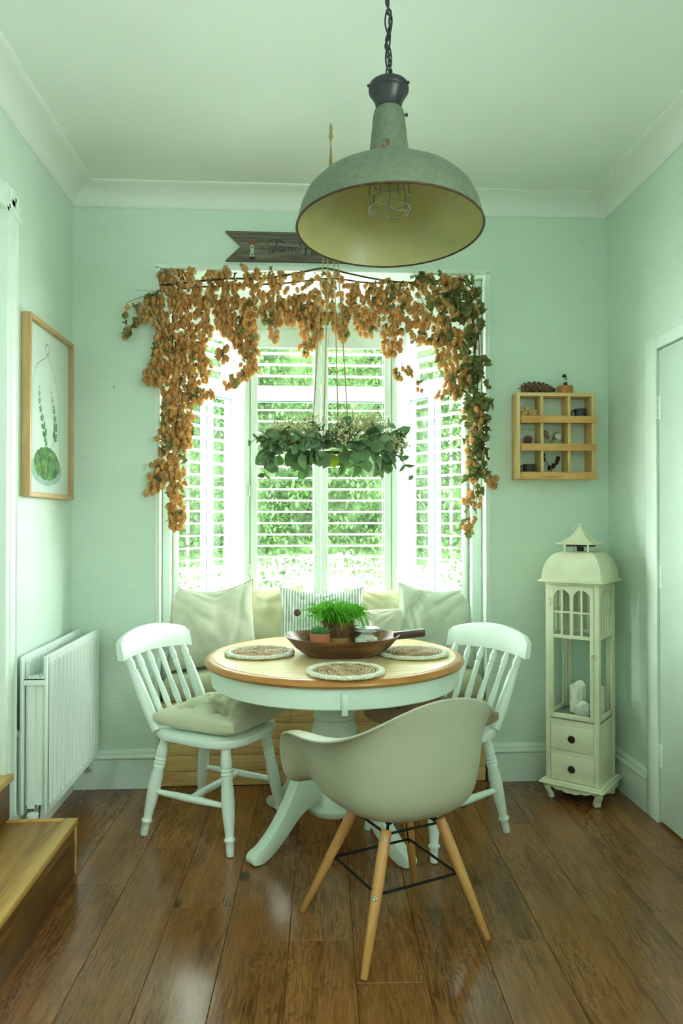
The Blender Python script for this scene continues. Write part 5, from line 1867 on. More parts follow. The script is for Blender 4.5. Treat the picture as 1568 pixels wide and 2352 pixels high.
def sp(cx, cy):
    return Vector((SGX0 + (cx - 85) * 0.000413, yy - 0.0006, SGZ1 - (cy - 55) * 0.000413))


def stroke(pts, w0, w1=None, mid=None):
    q = curve_pts([sp(*p) for p in pts], 6)
    n = len(q)
    ws = []
    for i in range(n):
        t = i / (n - 1)
        ws.append((w0 * (1 - t) + (w1 if w1 is not None else w0) * t) * 0.000413)
    vs = []
    for i, p in enumerate(q):
        d = (q[min(n - 1, i + 1)] - q[max(0, i - 1)]).normalized()
        nn = Vector((-d.z, 0, d.x))
        vs += [p + nn * ws[i] / 2, p - nn * ws[i] / 2]
    return MB().add(vs, [(2 * i, 2 * i + 1, 2 * i + 3, 2 * i + 2) for i in range(n - 1)])


fa = MB()
for s in ((((575, 195), (592, 172), (622, 156), (660, 150), (700, 152), (740, 165), (775, 185)), 7, 20), (((575, 195), (577, 215), (590, 235), (615, 246), (640, 243), (690, 230)), 8, 9),
          (((690, 165), (684, 205), (674, 245), (658, 278), (632, 299), (608, 303), (597, 290), (602, 272), (618, 266)), 20, 9),
          (((748, 232), (728, 228), (710, 248), (704, 272), (714, 290), (732, 280), (748, 248)), 16, 12), (((752, 230), (745, 262), (748, 286), (760, 284), (775, 262)), 16, 8),
          (((775, 262), (790, 228), (785, 258), (778, 292)), 8, 17), (((786, 252), (802, 234), (822, 236), (820, 250)), 9, 13),
          (((836, 230), (833, 262), (829, 292)), 15, 15), (((834, 258), (852, 236), (868, 240), (866, 292)), 9, 15), (((868, 258), (888, 236), (906, 242), (900, 290)), 9, 15),
          (((902, 258), (922, 234), (940, 244), (932, 276), (938, 294), (955, 284)), 9, 8),
          (((950, 268), (968, 232), (950, 200), (972, 154)), 5, 8), (((970, 272), (984, 236), (968, 200), (974, 186)), 5, 9)):
    addm(fa, stroke(s[0], s[1], s[2]))
M_let = plain('lettering_paint', rgb(46, 58, 58), 0.7, var=0.05, vs=80)
obj('lettering', fa, M_let, sgb, world=True, smooth=False)
blk = MB()


def rect(x0, x1, y0, y1):
    a, b = sp(x0, y1), sp(x1, y0)
    blk.add([(a.x, a.y, a.z), (b.x, a.y, a.z), (b.x, a.y, b.z), (a.x, a.y, b.z)], [(0, 1, 2, 3)])


TY0, TY1 = 158, 322
x = 1015
for ch in 'FRESH':
    w = 62
    if ch in 'FE':
        rect(x, x + 25, TY0, TY1)
        rect(x + 25, x + w, TY0, TY0 + 24)
        rect(x + 25, x + w, 226, 250)
        if ch == 'E':
            rect(x + 25, x + w, TY1 - 24, TY1)
    elif ch == 'R':
        rect(x, x + 25, TY0, TY1)
        rect(x + 25, x + w, TY0, TY0 + 24)
        rect(x + w - 25, x + w, TY0 + 24, 226)
        rect(x + 25, x + w, 226, 250)
        rect(x + w - 25, x + w, 250, TY1)
    elif ch == 'S':
        rect(x, x + w, TY0, TY0 + 24)
        rect(x, x + 25, TY0 + 24, 226)
        rect(x, x + w, 226, 250)
        rect(x + w - 25, x + w, 250, TY1 - 24)
        rect(x, x + w, TY1 - 24, TY1)
    else:
        rect(x, x + 25, TY0, TY1)
        rect(x + w - 25, x + w, TY0, TY1)
        rect(x + 25, x + w - 25, 226, 250)
    x += 76
obj('lettering', blk, M_let, sgb, world=True, smooth=False)
hk = []
for i in range(33):
    a = i / 32
    z = 370 - 155 * a
    wd = 27 - 9 * sin(pi * a) ** 2 + (0 if a < 0.86 else -(a - 0.86) * 150)
    hk.append((wd, z))
ol = [(sp(399 - w, z).x, sp(0, z).z) for w, z in hk] + [(sp(399 + w, z).x, sp(0, z).z) for w, z in hk[::-1]]
pm_ = MB().prism(ol, 0.004, Matrix(((1, 0, 0, 0), (0, 0, -1, yy - 0.0005), (0, 1, 0, 0), (0, 0, 0, 1))), b=0.0008)
plt = obj('hook_plate', pm_, plain('old_white_plate', rgb(176, 196, 178), 0.5, 0.2, var=0.1, vs=60), sg, world=True)
for cy in (250, 333):
    c = sp(399, cy)
    obj('screw_hole', MB().lathe([(0.0042, 0.0), (0.0042, 0.0006)], 12, Matrix.Translation((c.x, yy - 0.0046, c.z)) @ Matrix.Rotation(pi / 2, 4, 'X')), M_ink, plt, world=True)
c = sp(399, 368)
obj('hook_lip', MB().box(c.x - 0.0125, c.x + 0.0125, yy - 0.014, yy - 0.004, c.z - 0.004, c.z + 0.003, 0.0015), M_iron, plt, world=True)
rs = MB()
c = sp(400, 187)
rs.add([(c.x - 0.024, yy - 0.0004, c.z - 0.008), (c.x + 0.02, yy - 0.0004, c.z - 0.009), (c.x + 0.024, yy - 0.0004, c.z + 0.004), (c.x + 0.004, yy - 0.0004, c.z + 0.008), (c.x - 0.012, yy - 0.0004, c.z + 0.006)], [(0, 1, 2, 3, 4)])
obj('rust_stain', rs, plain('rust_stain', rgb(140, 84, 50), 0.9, var=0.3, vs=200), sgb, world=True, smooth=False)
# nail in the wall left of the bay
nl_ = P(262, 889, WY)
nl = obj('nail', MB().lathe([(0.0025, 0), (0.0035, 0.004), (0.001, 0.005)], 8, Matrix.Rotation(pi / 2, 4, 'X')), M_iron, loc=(nl_.x, WY - 0.0005, nl_.z))
tag(nl, 'tiny dark nail in the wall left of the hop garland', 'nail')
# ------------------------------------------------------------ pendant lamp
M_zinc = plain('weathered_zinc', rgb(106, 118, 98), 0.55, 0.35, var=0.10, vs=70, bump=0.06, bs=220)
M_enam = plain('aged_cream_enamel', rgb(180, 176, 118), 0.4, var=0.05, vs=10)
M_rust = plain('rusty_rim', rgb(84, 62, 44), 0.7, 0.3, var=0.25, vs=40)
M_cap = plain('black_bakelite', rgb(34, 36, 38), 0.4, var=0.05)
LX, LY, LZ = 0.212, 1.79, 1.987
lp = thing('pendant_lamp', 'large weathered zinc factory pendant lamp hanging on a chain', 'lamp', (LX, LY, LZ), radians(20))
outer = [(0.2245, 0.0), (0.222, 0.014), (0.2145, 0.045), (0.201, 0.075), (0.178, 0.100), (0.148, 0.119), (0.112, 0.132), (0.078, 0.140), (0.0525, 0.143)]
inner = [(r - 0.004, z - 0.003 if i else z + 0.0) for i, (r, z) in enumerate(outer)]
obj('shade', MB().lathe(outer + [(0.0505, 0.141)] + [(r - 0.0018, z - 0.0015) for r, z in outer[::-1]], 72, close=True), M_zinc, lp, angle=50)
lin_o = obj('enamel_lining', MB().lathe([(r, z) for r, z in inner] + [(0.001, 0.154)][:0] + [(0.04, 0.142)], 72, close=False), M_enam, lp, angle=50)
me_ = lin_o.data
# the lining is an open bowl: drop the two caps
bm = bmesh.new()
bm.from_mesh(me_)
bmesh.ops.delete(bm, geom=[f for f in bm.faces if len(f.verts) > 4 and f.calc_center_median().z < 0.05], context='FACES')
bm.to_mesh(me_)
bm.free()
obj('shade_rim', MB().tube([(0.2238 * cos(a), 0.2238 * sin(a), -0.0005) for a in [2 * pi * i / 90 for i in range(90)]], 0.0028, 8, True), M_rust, lp, angle=None)
obj('neck', MB().lathe([(0.0535, 0.141), (0.054, 0.144), (0.0520, 0.150), (0.0385, 0.282), (0.036, 0.294), (0.032, 0.299)], 40), M_zinc, lp, angle=50)
st_ = MB()
rr = random.Random(4)
for k in range(15):
    a = -pi / 2 - 0.30 - radians(20) + rr.uniform(-0.16, 0.16)
    z = 0.185 + rr.uniform(-0.012, 0.014)
    s = rr.uniform(0.002, 0.0055)
    r = 0.0520 + (0.0385 - 0.0520) * (z - 0.150) / 0.132 + 0.0003
    vs = []
    for i in range(8):
        t = 2 * pi * i / 8
        q = s * rr.uniform(0.6, 1.2)
        da = q * cos(t) / r
        zz = z + q * sin(t) * 1.3
        r2 = 0.0520 + (0.0385 - 0.0520) * (zz - 0.150) / 0.132 + 0.0004
        vs.append((r2 * cos(a + da), r2 * sin(a + da), zz))
    st_.add(vs, [tuple(range(8))])
obj('rust_patch', st_, plain('rust', rgb(112, 84, 56), 0.9, var=0.3, vs=300), lp, smooth=False, label='rust patch')
obj('gallery', MB().lathe([(0.0325, 0.300), (0.0315, 0.308), (0.035, 0.322), (0.044, 0.338), (0.0465, 0.343), (0.048, 0.344), (0.049, 0.347), (0.049, 0.358), (0.047, 0.361), (0.012, 0.366), (0.010, 0.372), (0.001, 0.372)], 40), M_cap, lp, angle=40)
for a in (-0.9, 0.9, 3.0):
    obj('screw', MB().lathe([(0.0035, -0.002), (0.0035, 0.005), (0.001, 0.006)], 8, Matrix.Translation((0.049 * cos(a), 0.049 * sin(a), 0.353)) @ Matrix.Rotation(a, 4, 'Z') @ Matrix.Rotation(pi / 2, 4, 'Y')), M_cap, lp)
obj('thumb_screw', MB().lathe([(0.003, -0.004), (0.003, 0.004), (0.0045, 0.005), (0.0045, 0.009)], 8, Matrix.Translation((0.037 * cos(-0.55), 0.037 * sin(-0.55), 0.283)) @ Matrix.Rotation(-0.55, 4, 'Z') @ Matrix.Rotation(pi / 2, 4, 'Y')), M_cap, lp)
# chain and twisted flex up to the ceiling
lk_m = MB()
pts = []
for i in range(24):
    a = 2 * pi * i / 24
    pts.append((0.0085 * cos(a), 0.0, 0.026 * sin(a) * (1 - 0.12 * cos(2 * a))))
lk_m.tube(pts, 0.0021, 7, True)
lk_me = lk_m.mesh('chain_link', M_cap, True, None)
ztop = CZ - LZ
nlk = 12
for i in range(nlk):
    z = 0.362 + 0.022 + (ztop - 0.362 - 0.03) * i / (nlk - 1)
    obj('chain_link', lk_me, None, lp, loc=(0, 0, z), rot=(0.08 * (-1) ** i, 0, radians(15 + 90 * (i % 2) + 12 * i)))
fx = MB()
for s in (0, pi):
    fx.tube([(0.0032 * cos(z * 150 + s) + 0.005 * sin(z * 52), 0.0032 * sin(z * 150 + s) + 0.004 * cos(z * 52), z) for z in [0.36 + (ztop - 0.365) * i / 150 for i in range(151)]], 0.0026, 6)
obj('twisted_flex', fx, M_cap, lp, angle=None)
obj('ceiling_rose', MB().lathe([(0.045, ztop - 0.03), (0.05, ztop - 0.01), (0.05, ztop - 0.0005)], 32), M_cap, lp)
# bulb and wire guard
up_ = Matrix.Translation((0, 0, 0.026))
obj('bulb', MB().lathe([(0.001, 0.047)] + [(0.031 * sin(a), 0.078 - 0.031 * cos(a)) for a in [i * pi / 14 for i in range(1, 10)]] + [(0.016, 0.118), (0.014, 0.125)], 28, up_ @ Matrix.Translation((0, 0, -0.012))), glass_mat('bulb_glass', (0.93, 0.96, 0.93, 1)), lp, angle=60)
obj('lamp_holder', MB().lathe([(0.015, 0.120), (0.018, 0.124), (0.02, 0.146)], 20), M_cap, lp)
M_wire = plain('guard_wire', rgb(176, 178, 160), 0.35, 0.9, var=0.1)
gd_ = MB()
for r, z in ((0.043, 0.105), (0.047, 0.055), (0.047, 0.026)):
    gd_.tube([(r * cos(a), r * sin(a), z) for a in [2 * pi * i / 32 for i in range(32)]], 0.0016, 6, True)
for k in range(7):
    a = 2 * pi * k / 7 + 0.2
    gd_.tube([(0.02 * cos(a), 0.02 * sin(a), 0.14), (0.043 * cos(a), 0.043 * sin(a), 0.105), (0.047 * cos(a), 0.047 * sin(a), 0.055), (0.047 * cos(a), 0.047 * sin(a), 0.026)], 0.0014, 6)
for y in (-0.018, 0.018):
    gd_.tube(curve_pts([(-0.046, y, 0.030), (-0.025, y * 1.2, 0.022), (-0.01, y * 0.6, 0.030), (0.01, y * 1.1, 0.018), (0.043, y, 0.026)], 4), 0.0016, 6)
gd_.tube(curve_pts([(0.05, 0.008, 0.05), (0.062, 0.012, 0.045), (0.058, 0.014, 0.034), (0.046, 0.012, 0.028)], 4), 0.0016, 6)
gd_.v = [(x * 1.07, y * 1.07, z * 0.88 + 0.026) for x, y, z in gd_.v]
obj('wire_guard', gd_, M_wire, lp, angle=None)

# the shade hangs a few degrees out of plumb below its chain
bpy.context.view_layer.update()
ax = Matrix.Rotation(-radians(20), 3, 'Z') @ Vector((1, 0, 0))
Mt = Matrix.Translation((0, 0, 0.37)) @ Matrix.Rotation(-radians(3.4), 4, ax) @ Matrix.Translation((0, 0, -0.37))
for o in lp.children:
    if not o.name.startswith(('chain_link', 'twisted_flex', 'ceiling_rose')):
        o.matrix_basis = Mt @ o.matrix_basis

# ------------------------------------------------------------ hanging wreath
M_euc = translucent('eucalyptus_leaf', rgb(116, 142, 106), rgb(96, 140, 66), 0.2, 0.55, 0.14, 20, rnd=0.32)
M_stem = plain('brown_stem', rgb(96, 74, 50), 0.8, var=0.2)
M_twine = plain('jute_twine', rgb(176, 156, 106), 0.9, var=0.2, vs=200)
M_gyp = plain('gypsophila', rgb(216, 208, 160), 0.8, var=0.15, vs=60)
WC = Vector((0.117, 2.955, 1.575))
wr_ = thing('hanging_wreath', 'round eucalyptus and gypsophila wreath hanging flat from four strings', 'wreath', WC)
RW = 0.215
hp_ = MB().tube([(RW * cos(a), RW * sin(a), 0) for a in [2 * pi * i / 48 for i in range(48)]], 0.007, 8, True)
for a in (0.45, 1.9):
    hp_.tube([(RW * cos(a), RW * sin(a), 0.004), (-RW * cos(a), -RW * sin(a), 0.004)], 0.003, 6)
obj('hoop', hp_, M_stem, wr_, angle=None)
hook = Vector((0, 0, CZ - WC.z - 0.012))
rr = random.Random(21)
for k, a in enumerate((0.45, 1.9, 3.59, 5.04)):
    p = Vector((0.085 * cos(a), 0.085 * sin(a), 0.012))
    obj('string', MB().tube([p, p.lerp(hook, 0.5) + Vector((rr.uniform(-.003, .003), 0, 0)), hook - Vector((0, 0, 0.07)), hook - Vector((0, 0, 0.02))], 0.0023, 6), M_twine, wr_, angle=None)
kt = MB()
kt.lathe([(0.001, -0.085), (0.006, -0.075), (0.007, -0.06), (0.005, -0.045), (0.006, -0.03), (0.003, -0.012), (0.001, -0.010)], 10, Matrix.Translation(hook + Vector((0, 0, 0.02))))
for s in (-1, 1):
    kt.tube([hook + Vector((0, 0, -0.03)), hook + Vector((0.008 * s, -0.004, -0.04)), hook + Vector((0.012 * s, -0.004, -0.052))], 0.0013, 5)
obj('string_knot', kt, M_twine, wr_, angle=None)
hk = obj('ceiling_hook', MB().tube(curve_pts([(0, 0, 0), (0, 0, -0.012), (0.007, 0, -0.018), (0.009, 0, -0.026), (0, 0, -0.034), (-0.008, 0, -0.028)], 4), 0.002, 8), plain('white_hook', rgb(200, 210, 200), 0.4), loc=(WC.x, WC.y, CZ - 0.0005), angle=None)
hk.data.transform(Matrix.Scale(1, 4))
tag(hk, 'small white cup hook in the ceiling holding the wreath strings', 'hook')


def leaf_mesh(L, W, cup, mat, name='leaf', tipx=0.9):
    vs, fs = [], []
    N = 5
    prof = [(0.0, 0.05), (0.18, 0.72), (0.45, 1.0), (0.75, 0.72), (0.94, 0.22), (1.0, 0.02)]
    for i, (t, w) in enumerate(prof):
        zc = cup * L * (t - t * t) * 1.2
        for s in (-1, 0, 1):
            vs.append((t * L, s * w * W / 2, zc + abs(s) * w * W * 0.18))
    for i in range(len(prof) - 1):
        for s in (0, 1):
            a = i * 3 + s
            fs.append((a, a + 1, a + 4, a + 3))
    return MB().add(vs, fs).mesh(name, mat, True, None)


el = [leaf_mesh(0.058, 0.050, 0.2, M_euc), leaf_mesh(0.05, 0.042, -0.25, M_euc), leaf_mesh(0.062, 0.036, 0.1, M_euc)]
n_leaf = 0


def put_leaf(p, d, up_, sc=1.0, which=None):
    global n_leaf
    d = d.normalized()
    u = (up_ - d * up_.dot(d))
    u = u.normalized() if u.length > 1e-4 else d.orthogonal()
    y = u.cross(d)
    R = Matrix((d, y, u)).transposed()
    o = obj('leaf', el[rr.randrange(3) if which is None else which], None, wr_, loc=p, rot=R.to_euler())
    o.scale = (sc, sc, sc)
    n_leaf += 1
    return o


for k in range(236):
    front = k >= 186
    a = rr.uniform(0, 2 * pi)
    if rr.random() < 0.35:
        a = -pi / 2 + rr.gauss(0, 0.8)
    if front:
        a = -pi / 2 + rr.uniform(-1.1, 1.1)
    th = rr.uniform(-0.5, 1.0) if front else rr.uniform(-2.0, 1.25) if rr.random() < 0.85 else rr.uniform(-pi, pi)
    rad = Vector((cos(a), sin(a), 0))
    tan = Vector((-sin(a), cos(a), 0)) * (1 if rr.random() < 0.6 else -1)
    nrm = rad * cos(th) + Vector((0, 0, 1)) * sin(th)
    p = rad * RW + nrm * (rr.uniform(0.02, 0.04) if front else rr.uniform(0.015, 0.068))
    d = tan * rr.uniform(0.1, 0.9) + nrm * rr.uniform(0.35, 1.0) + Vector((rr.uniform(-.4, .4), rr.uniform(-.4, .4), rr.uniform(-.5, .15)))
    put_leaf(p, d, nrm + Vector((rr.uniform(-.5, .5), rr.uniform(-.5, .5), rr.uniform(0, .7))), rr.uniform(0.8, 1.3))
def sprig_(pts, n, sc):
    q = curve_pts([Vector(p) for p in pts], 8)
    tw = MB()
    tw.tube(q, [0.0022 - 0.0014 * i / len(q) for i in range(len(q))], 5)
    obj('twig', tw, M_stem, wr_, angle=None)
    for k in range(n):
        i = int((len(q) - 2) * (0.15 + 0.85 * k / max(1, n - 1)))
        d = (q[i + 1] - q[i]).normalized()
        for s in (-1, 1):
            sd = d.orthogonal().normalized()
            sd = Matrix.Rotation(k * 1.4 + rr.uniform(-.4, .4), 3, d) @ sd * s
            put_leaf(q[i], sd * 0.9 + d * 0.5, d + Vector((0, -.3, .3)), sc * rr.uniform(0.65, 1.0))


sprig_([(-0.20, -0.06, 0.0), (-0.27, -0.08, 0.03), (-0.315, -0.09, 0.01)], 4, 0.62)
sprig_([(-0.20, -0.09, -0.02), (-0.245, -0.12, -0.05), (-0.26, -0.13, -0.12)], 4, 0.8)
sprig_([(0.19, -0.10, -0.02), (0.26, -0.13, -0.05), (0.30, -0.14, -0.13)], 5, 0.7)
sprig_([(0.21, -0.05, -0.01), (0.27, -0.08, -0.01), (0.285, -0.08, -0.04)], 3, 0.8)
sprig_([(-0.08, 0.19, 0.03), (-0.075, 0.19, 0.09), (-0.07, 0.19, 0.15)], 3, 0.72)
sprig_([(0.17, 0.05, 0.03), (0.20, 0.02, 0.07), (0.235, 0.0, 0.09)], 2, 0.9)
yl = put_leaf(Vector((-0.005, -0.22, -0.045)), Vector((0.1, -0.1, -0.5)), Vector((0, -1, 0.2)), 0.95, 0)
yl.data = el[0].copy()
yl.data.materials[0] = translucent('yellowing_leaf', rgb(128, 150, 40), rgb(160, 180, 50), 0.3)
yl['label'] = 'yellowing leaf'

gy = MB()
gs = MB()
ico = bmesh.new()
bmesh.ops.create_icosphere(ico, subdivisions=1, radius=1)
ico.verts.index_update()
iv = [v.co.copy() for v in ico.verts]
ifc = [[v.index for v in f.verts] for f in ico.faces]
ico.free()
for (a0, spread, rad_, hgt, n, out) in ((-2.55, 0.35, 0.235, 0.055, 240, 0.03), (-2.0, 0.3, 0.225, 0.06, 200, 0.03), (-1.5, 0.13, 0.275, 0.025, 240, 0.03), (-1.25, 0.25, 0.21, 0.075, 130, 0.03), (-0.75, 0.3, 0.225, 0.06, 170, 0.03), (-0.2, 0.3, 0.235, 0.03, 120, 0.03), (0.6, 0.4, 0.2, 0.115, 240, 0.045), (2.4, 0.4, 0.2, 0.06, 140, 0.03), (-0.5, 0.15, 0.285, 0.0, 110, 0.03)):
    for k in range(n):
        a = a0 + rr.gauss(0, spread * 0.6)
        r = rad_ + rr.gauss(0, out * 0.6)
        z = hgt + rr.gauss(0, 0.022)
        p = Vector((r * cos(a), r * sin(a), z))
        s = rr.uniform(0.0026, 0.0046)
        gy.add([p + v * s for v in iv], ifc)
        if k % 3 == 0:
            b = Vector((RW * cos(a0 + (a - a0) * 0.4), RW * sin(a0 + (a - a0) * 0.4), 0.01))
            gs.tube([b, b.lerp(p, 0.6) + Vector((0, 0, 0.008)), p], 0.0006, 4)
gyo = obj('gypsophila_flowers', gy, M_gyp, wr_, kind='stuff', angle=None)
obj('gypsophila_stems', gs, plain('pale_stem', rgb(140, 140, 84), 0.8), wr_, kind='stuff', angle=None)

# ------------------------------------------------------------ hop garland round the opening
M_hop = translucent('dried_hop', rgb(226, 186, 122), rgb(236, 170, 90), 0.25, 0.8, 0.14, 60, rnd=0.14)
M_hopl = translucent('dried_hop_leaf', rgb(122, 126, 80), rgb(130, 140, 66), 0.22, 0.75, 0.3, 60, rnd=0.32)
M_bine = plain('hop_bine', rgb(92, 70, 50), 0.85, var=0.2)
M_raff = plain('raffia', rgb(178, 158, 104), 0.9, var=0.15, vs=80)
gar = thing('hop_garland', 'dried hop garland with papery golden cones draped round the bay opening', 'garland', (0.11, 3.62, 2.45))


def hop_geo(seed):
    r_ = random.Random(seed)
    m = MB()
    L, R = 0.034, 0.0125
    core = [(0.4, 0.0), (0.75, -0.2), (0.85, -0.5), (0.6, -0.8), (0.05, -0.99)]
    m.lathe([(a * R * 0.85, b * L) for a, b in core][::-1], 6)
    for ring, (z, r, n) in enumerate([(-0.0, 0.60, 5), (-0.14, 0.86, 6), (-0.28, 0.98, 7), (-0.42, 1.0, 7), (-0.56, 0.9, 6), (-0.70, 0.7, 5), (-0.83, 0.42, 3)]):
        for k in range(n):
            a = 2 * pi * k / n + ring * 0.5 + r_.uniform(-.12, .12)
            w = 2.2 / n
            q = r * R * r_.uniform(0.92, 1.1)
            m.add([(q * 0.7 * cos(a - w), q * 0.7 * sin(a - w), z * L), (q * 0.7 * cos(a + w), q * 0.7 * sin(a + w), z * L),
                   (q * 1.12 * cos(a + w * .5), q * 1.12 * sin(a + w * .5), (z - 0.11) * L), (q * 1.2 * cos(a), q * 1.2 * sin(a), (z - 0.21) * L), (q * 1.12 * cos(a - w * .5), q * 1.12 * sin(a - w * .5), (z - 0.11) * L)],
                  [(0, 1, 2, 3, 4)])
    return m


hop_g = [hop_geo(i) for i in range(4)]
hop_me = [g_.mesh('hop_cone', M_hop, True, 60) for g_ in hop_g]


def dry_leaf(seed, L):
    r_ = random.Random(seed)
    m = MB()
    out = []
    lobes = [(0, 0.1), (0.16, 0.42), (0.32, 0.36), (0.48, 0.60), (0.62, 0.34), (0.82, 0.30), (1.0, 0.0)]
    vs = []
    for (t, w) in lobes:
        z = 0.34 * L * sin(t * 3.4 + seed) * t
        vs.append((t * L, -w * L * r_.uniform(.7, 1.1), z + r_.uniform(-0.08, 0.38) * L * (w > 0.05)))
        vs.append((t * L, 0, z - 0.05 * L))
        vs.append((t * L, w * L * r_.uniform(.7, 1.1), z + r_.uniform(-0.08, 0.38) * L * (w > 0.05)))
    fs = []
    for i in range(len(lobes) - 1):
        for s in (0, 1):
            a = i * 3 + s
            fs.append((a, a + 1, a + 4, a + 3))
    return m.add(vs, fs)


leaf_g = [dry_leaf(i, 0.054) for i in range(6)]
leaf_me = [g_.mesh('leaf', M_hopl, True, 30) for g_ in leaf_g]

rg_ = random.Random(77)


def inside(poly, x, y):
    c = False
    for i in range(len(poly)):
        (x1, y1), (x2, y2) = poly[i - 1], poly[i]
        if (y1 > y) != (y2 > y) and x < (x2 - x1) * (y - y1) / (y2 - y1) + x1:
            c = not c
    return c


# regions measured on the wall plane: outline, cones, leaves, depth range
REG = [
    ([(365, 625), (440, 612), (500, 612), (540, 608), (620, 616), (690, 625), (750, 610), (800, 640), (800, 740), (750, 740), (690, 700), (590, 690), (480, 700), (365, 690)], 170, 22, 3.55, 3.66),
    ([(352, 680), (480, 680), (485, 760), (470, 800), (485, 850), (470, 885), (330, 885), (345, 840), (355, 800)], 185, 16, 3.54, 3.68),
    ([(328, 850), (350, 830), (395, 850), (360, 885), (330, 882)], 10, 2, 3.54, 3.60),
    ([(372, 880), (455, 870), (450, 905), (440, 960), (440, 1030), (400, 1025), (372, 990)], 80, 12, 3.55, 3.66),
    ([(432, 900), (492, 895), (490, 915), (455, 930)], 9, 3, 3.58, 3.62),
    ([(362, 1000), (440, 985), (432, 1040), (415, 1075), (395, 1060), (360, 1040)], 26, 7, 3.56, 3.64),
    ([(345, 1060), (385, 1055), (420, 1075), (415, 1100), (385, 1095), (360, 1130), (338, 1130)], 34, 5, 3.55, 3.62),
    ([(388, 1090), (425, 1085), (420, 1140), (425, 1195), (400, 1222), (380, 1200), (388, 1150)], 36, 7, 3.56, 3.64),
    ([(488, 690), (590, 685), (588, 760), (560, 790), (575, 850), (560, 870), (545, 800), (520, 770), (500, 760)], 78, 8, 3.56, 3.66),
    ([(496, 790), (522, 790), (520, 835), (498, 835)], 6, 2, 3.58, 3.62),
    ([(555, 760), (590, 760), (592, 850), (575, 862), (560, 800)], 20, 3, 3.57, 3.62),
    ([(512, 865), (590, 845), (575, 862), (540, 890), (515, 888)], 9, 3, 3.57, 3.62),
    ([(590, 690), (690, 690), (690, 740), (645, 745), (600, 740)], 40, 6, 3.56, 3.66),
    ([(618, 735), (640, 735), (640, 790), (618, 795)], 6, 2, 3.58, 3.62),
    ([(680, 700), (745, 700), (740, 770), (710, 815), (690, 812), (690, 770)], 42, 9, 3.56, 3.64),
    ([(745, 740), (800, 735), (795, 790), (780, 795), (770, 760)], 12, 3, 3.57, 3.62),
    ([(800, 650), (880, 650), (875, 760), (850, 778), (825, 765), (805, 720)], 52, 9, 3.56, 3.66),
    ([(872, 640), (930, 650), (925, 760), (920, 810), (880, 818), (870, 790), (885, 740)], 48, 12, 3.56, 3.66),
    ([(903, 840), (945, 842), (945, 865), (905, 872)], 6, 3, 3.58, 3.62),
    ([(955, 876), (970, 876), (970, 900), (955, 902)], 2, 1, 3.58, 3.62),
    ([(930, 630), (1040, 625), (1040, 770), (1010, 790), (955, 790), (930, 740)], 78, 26, 3.56, 3.66),
    ([(995, 770), (1060, 740), (1075, 840), (1070, 905), (1030, 900), (1012, 860), (1000, 800)], 52, 16, 3.56, 3.66),
    ([(1000, 900), (1065, 890), (1060, 912), (1000, 916)], 6, 2, 3.57, 3.62),
    ([(1035, 640), (1095, 635), (1105, 700), (1108, 760), (1070, 760), (1040, 720)], 16, 44, 3.54, 3.66),
    ([(1062, 750), (1105, 750), (1112, 860), (1115, 950), (1075, 945), (1065, 860)], 14, 54, 3.55, 3.65),
    ([(1070, 940), (1118, 935), (1122, 1000), (1115, 1090), (1075, 1095), (1072, 1040)], 26, 50, 3.55, 3.64),
    ([(1068, 1085), (1105, 1085), (1108, 1150), (1090, 1180), (1062, 1160)], 12, 7, 3.57, 3.63),
    ([(1060, 1185), (1095, 1190), (1085, 1232), (1065, 1215)], 4, 3, 3.57, 3.62),
    ([(1118, 1090), (1140, 1095), (1138, 1118), (1122, 1118)], 4, 1, 3.57, 3.60),
    ([(300, 690), (345, 675), (350, 740), (310, 745)], 9, 5, 3.53, 3.60),
    ([(282, 690), (300, 690), (300, 772), (286, 772)], 4, 3, 3.55, 3.60),
]
cones = []
lv_ = []
for poly, nc, nlf, ya, yb in REG:
    nc = int(nc * 1.8)
    nlf = int(nlf * (1.9 if poly[0][0] < 900 else 1.25))
    seeds_ = []
    xs_, ys_ = [p[0] for p in poly], [p[1] for p in poly]
    placed = []
    tries = 0
    while len(placed) < nc and tries < nc * 60:
        tries += 1
        x, y = rg_.uniform(min(xs_), max(xs_)), rg_.uniform(min(ys_), max(ys_))
        if len(placed) % 6 and placed and rg_.random() < 0.8:
            q_ = placed[-1 - rg_.randrange(min(len(placed), len(placed) % 6))]
            x, y = q_[0] + rg_.uniform(-13, 13), q_[1] + rg_.uniform(-9, 17)
        if not inside(poly, x, y):
            continue
        if any((x - a) ** 2 + (y - b) ** 2 < 30 for a, b, _ in placed):
            if tries < nc * 30:
                continue
        placed.append((x, y, rg_.uniform(ya, yb)))
    for x, y, Y in placed:
        if Y > 3.60 and (x < 372 or x > 1105):
            Y = rg_.uniform(3.53, 3.595)
        cones.append(P(x, y - 5, Y))
    k = 0
    tries = 0
    while k < nlf and tries < 4000:
        tries += 1
        x, y = rg_.uniform(min(xs_), max(xs_)), rg_.uniform(min(ys_), max(ys_))
        if not inside(poly, x, y):
            continue
        Y = rg_.uniform(ya, yb)
        if Y > 3.58 and (x < 380 or x > 1095):
            Y = rg_.uniform(3.54, 3.575)
        s = rg_.uniform(0.6, 1.15) if x > 930 else rg_.uniform(0.4, 0.85)
        lv_.append((P(x, y - 8, Y) - gar.location, (rg_.uniform(-1, 1), rg_.uniform(0.5, 1.9), rg_.uniform(0, 6.28)), s))
        k += 1
from mathutils import Euler
lv_.sort(key=lambda q: -q[2])
lrest = MB()
for i, (p, e, s) in enumerate(lv_):
    if i < 300:
        o = obj('leaf', leaf_me[i % 6], None, gar, loc=p, rot=e)
        o.scale = (s, s, s)
    else:
        lrest.add(leaf_g[i % 6].v, leaf_g[i % 6].f, Matrix.LocRotScale(p, Euler(e), (s, s, s)))
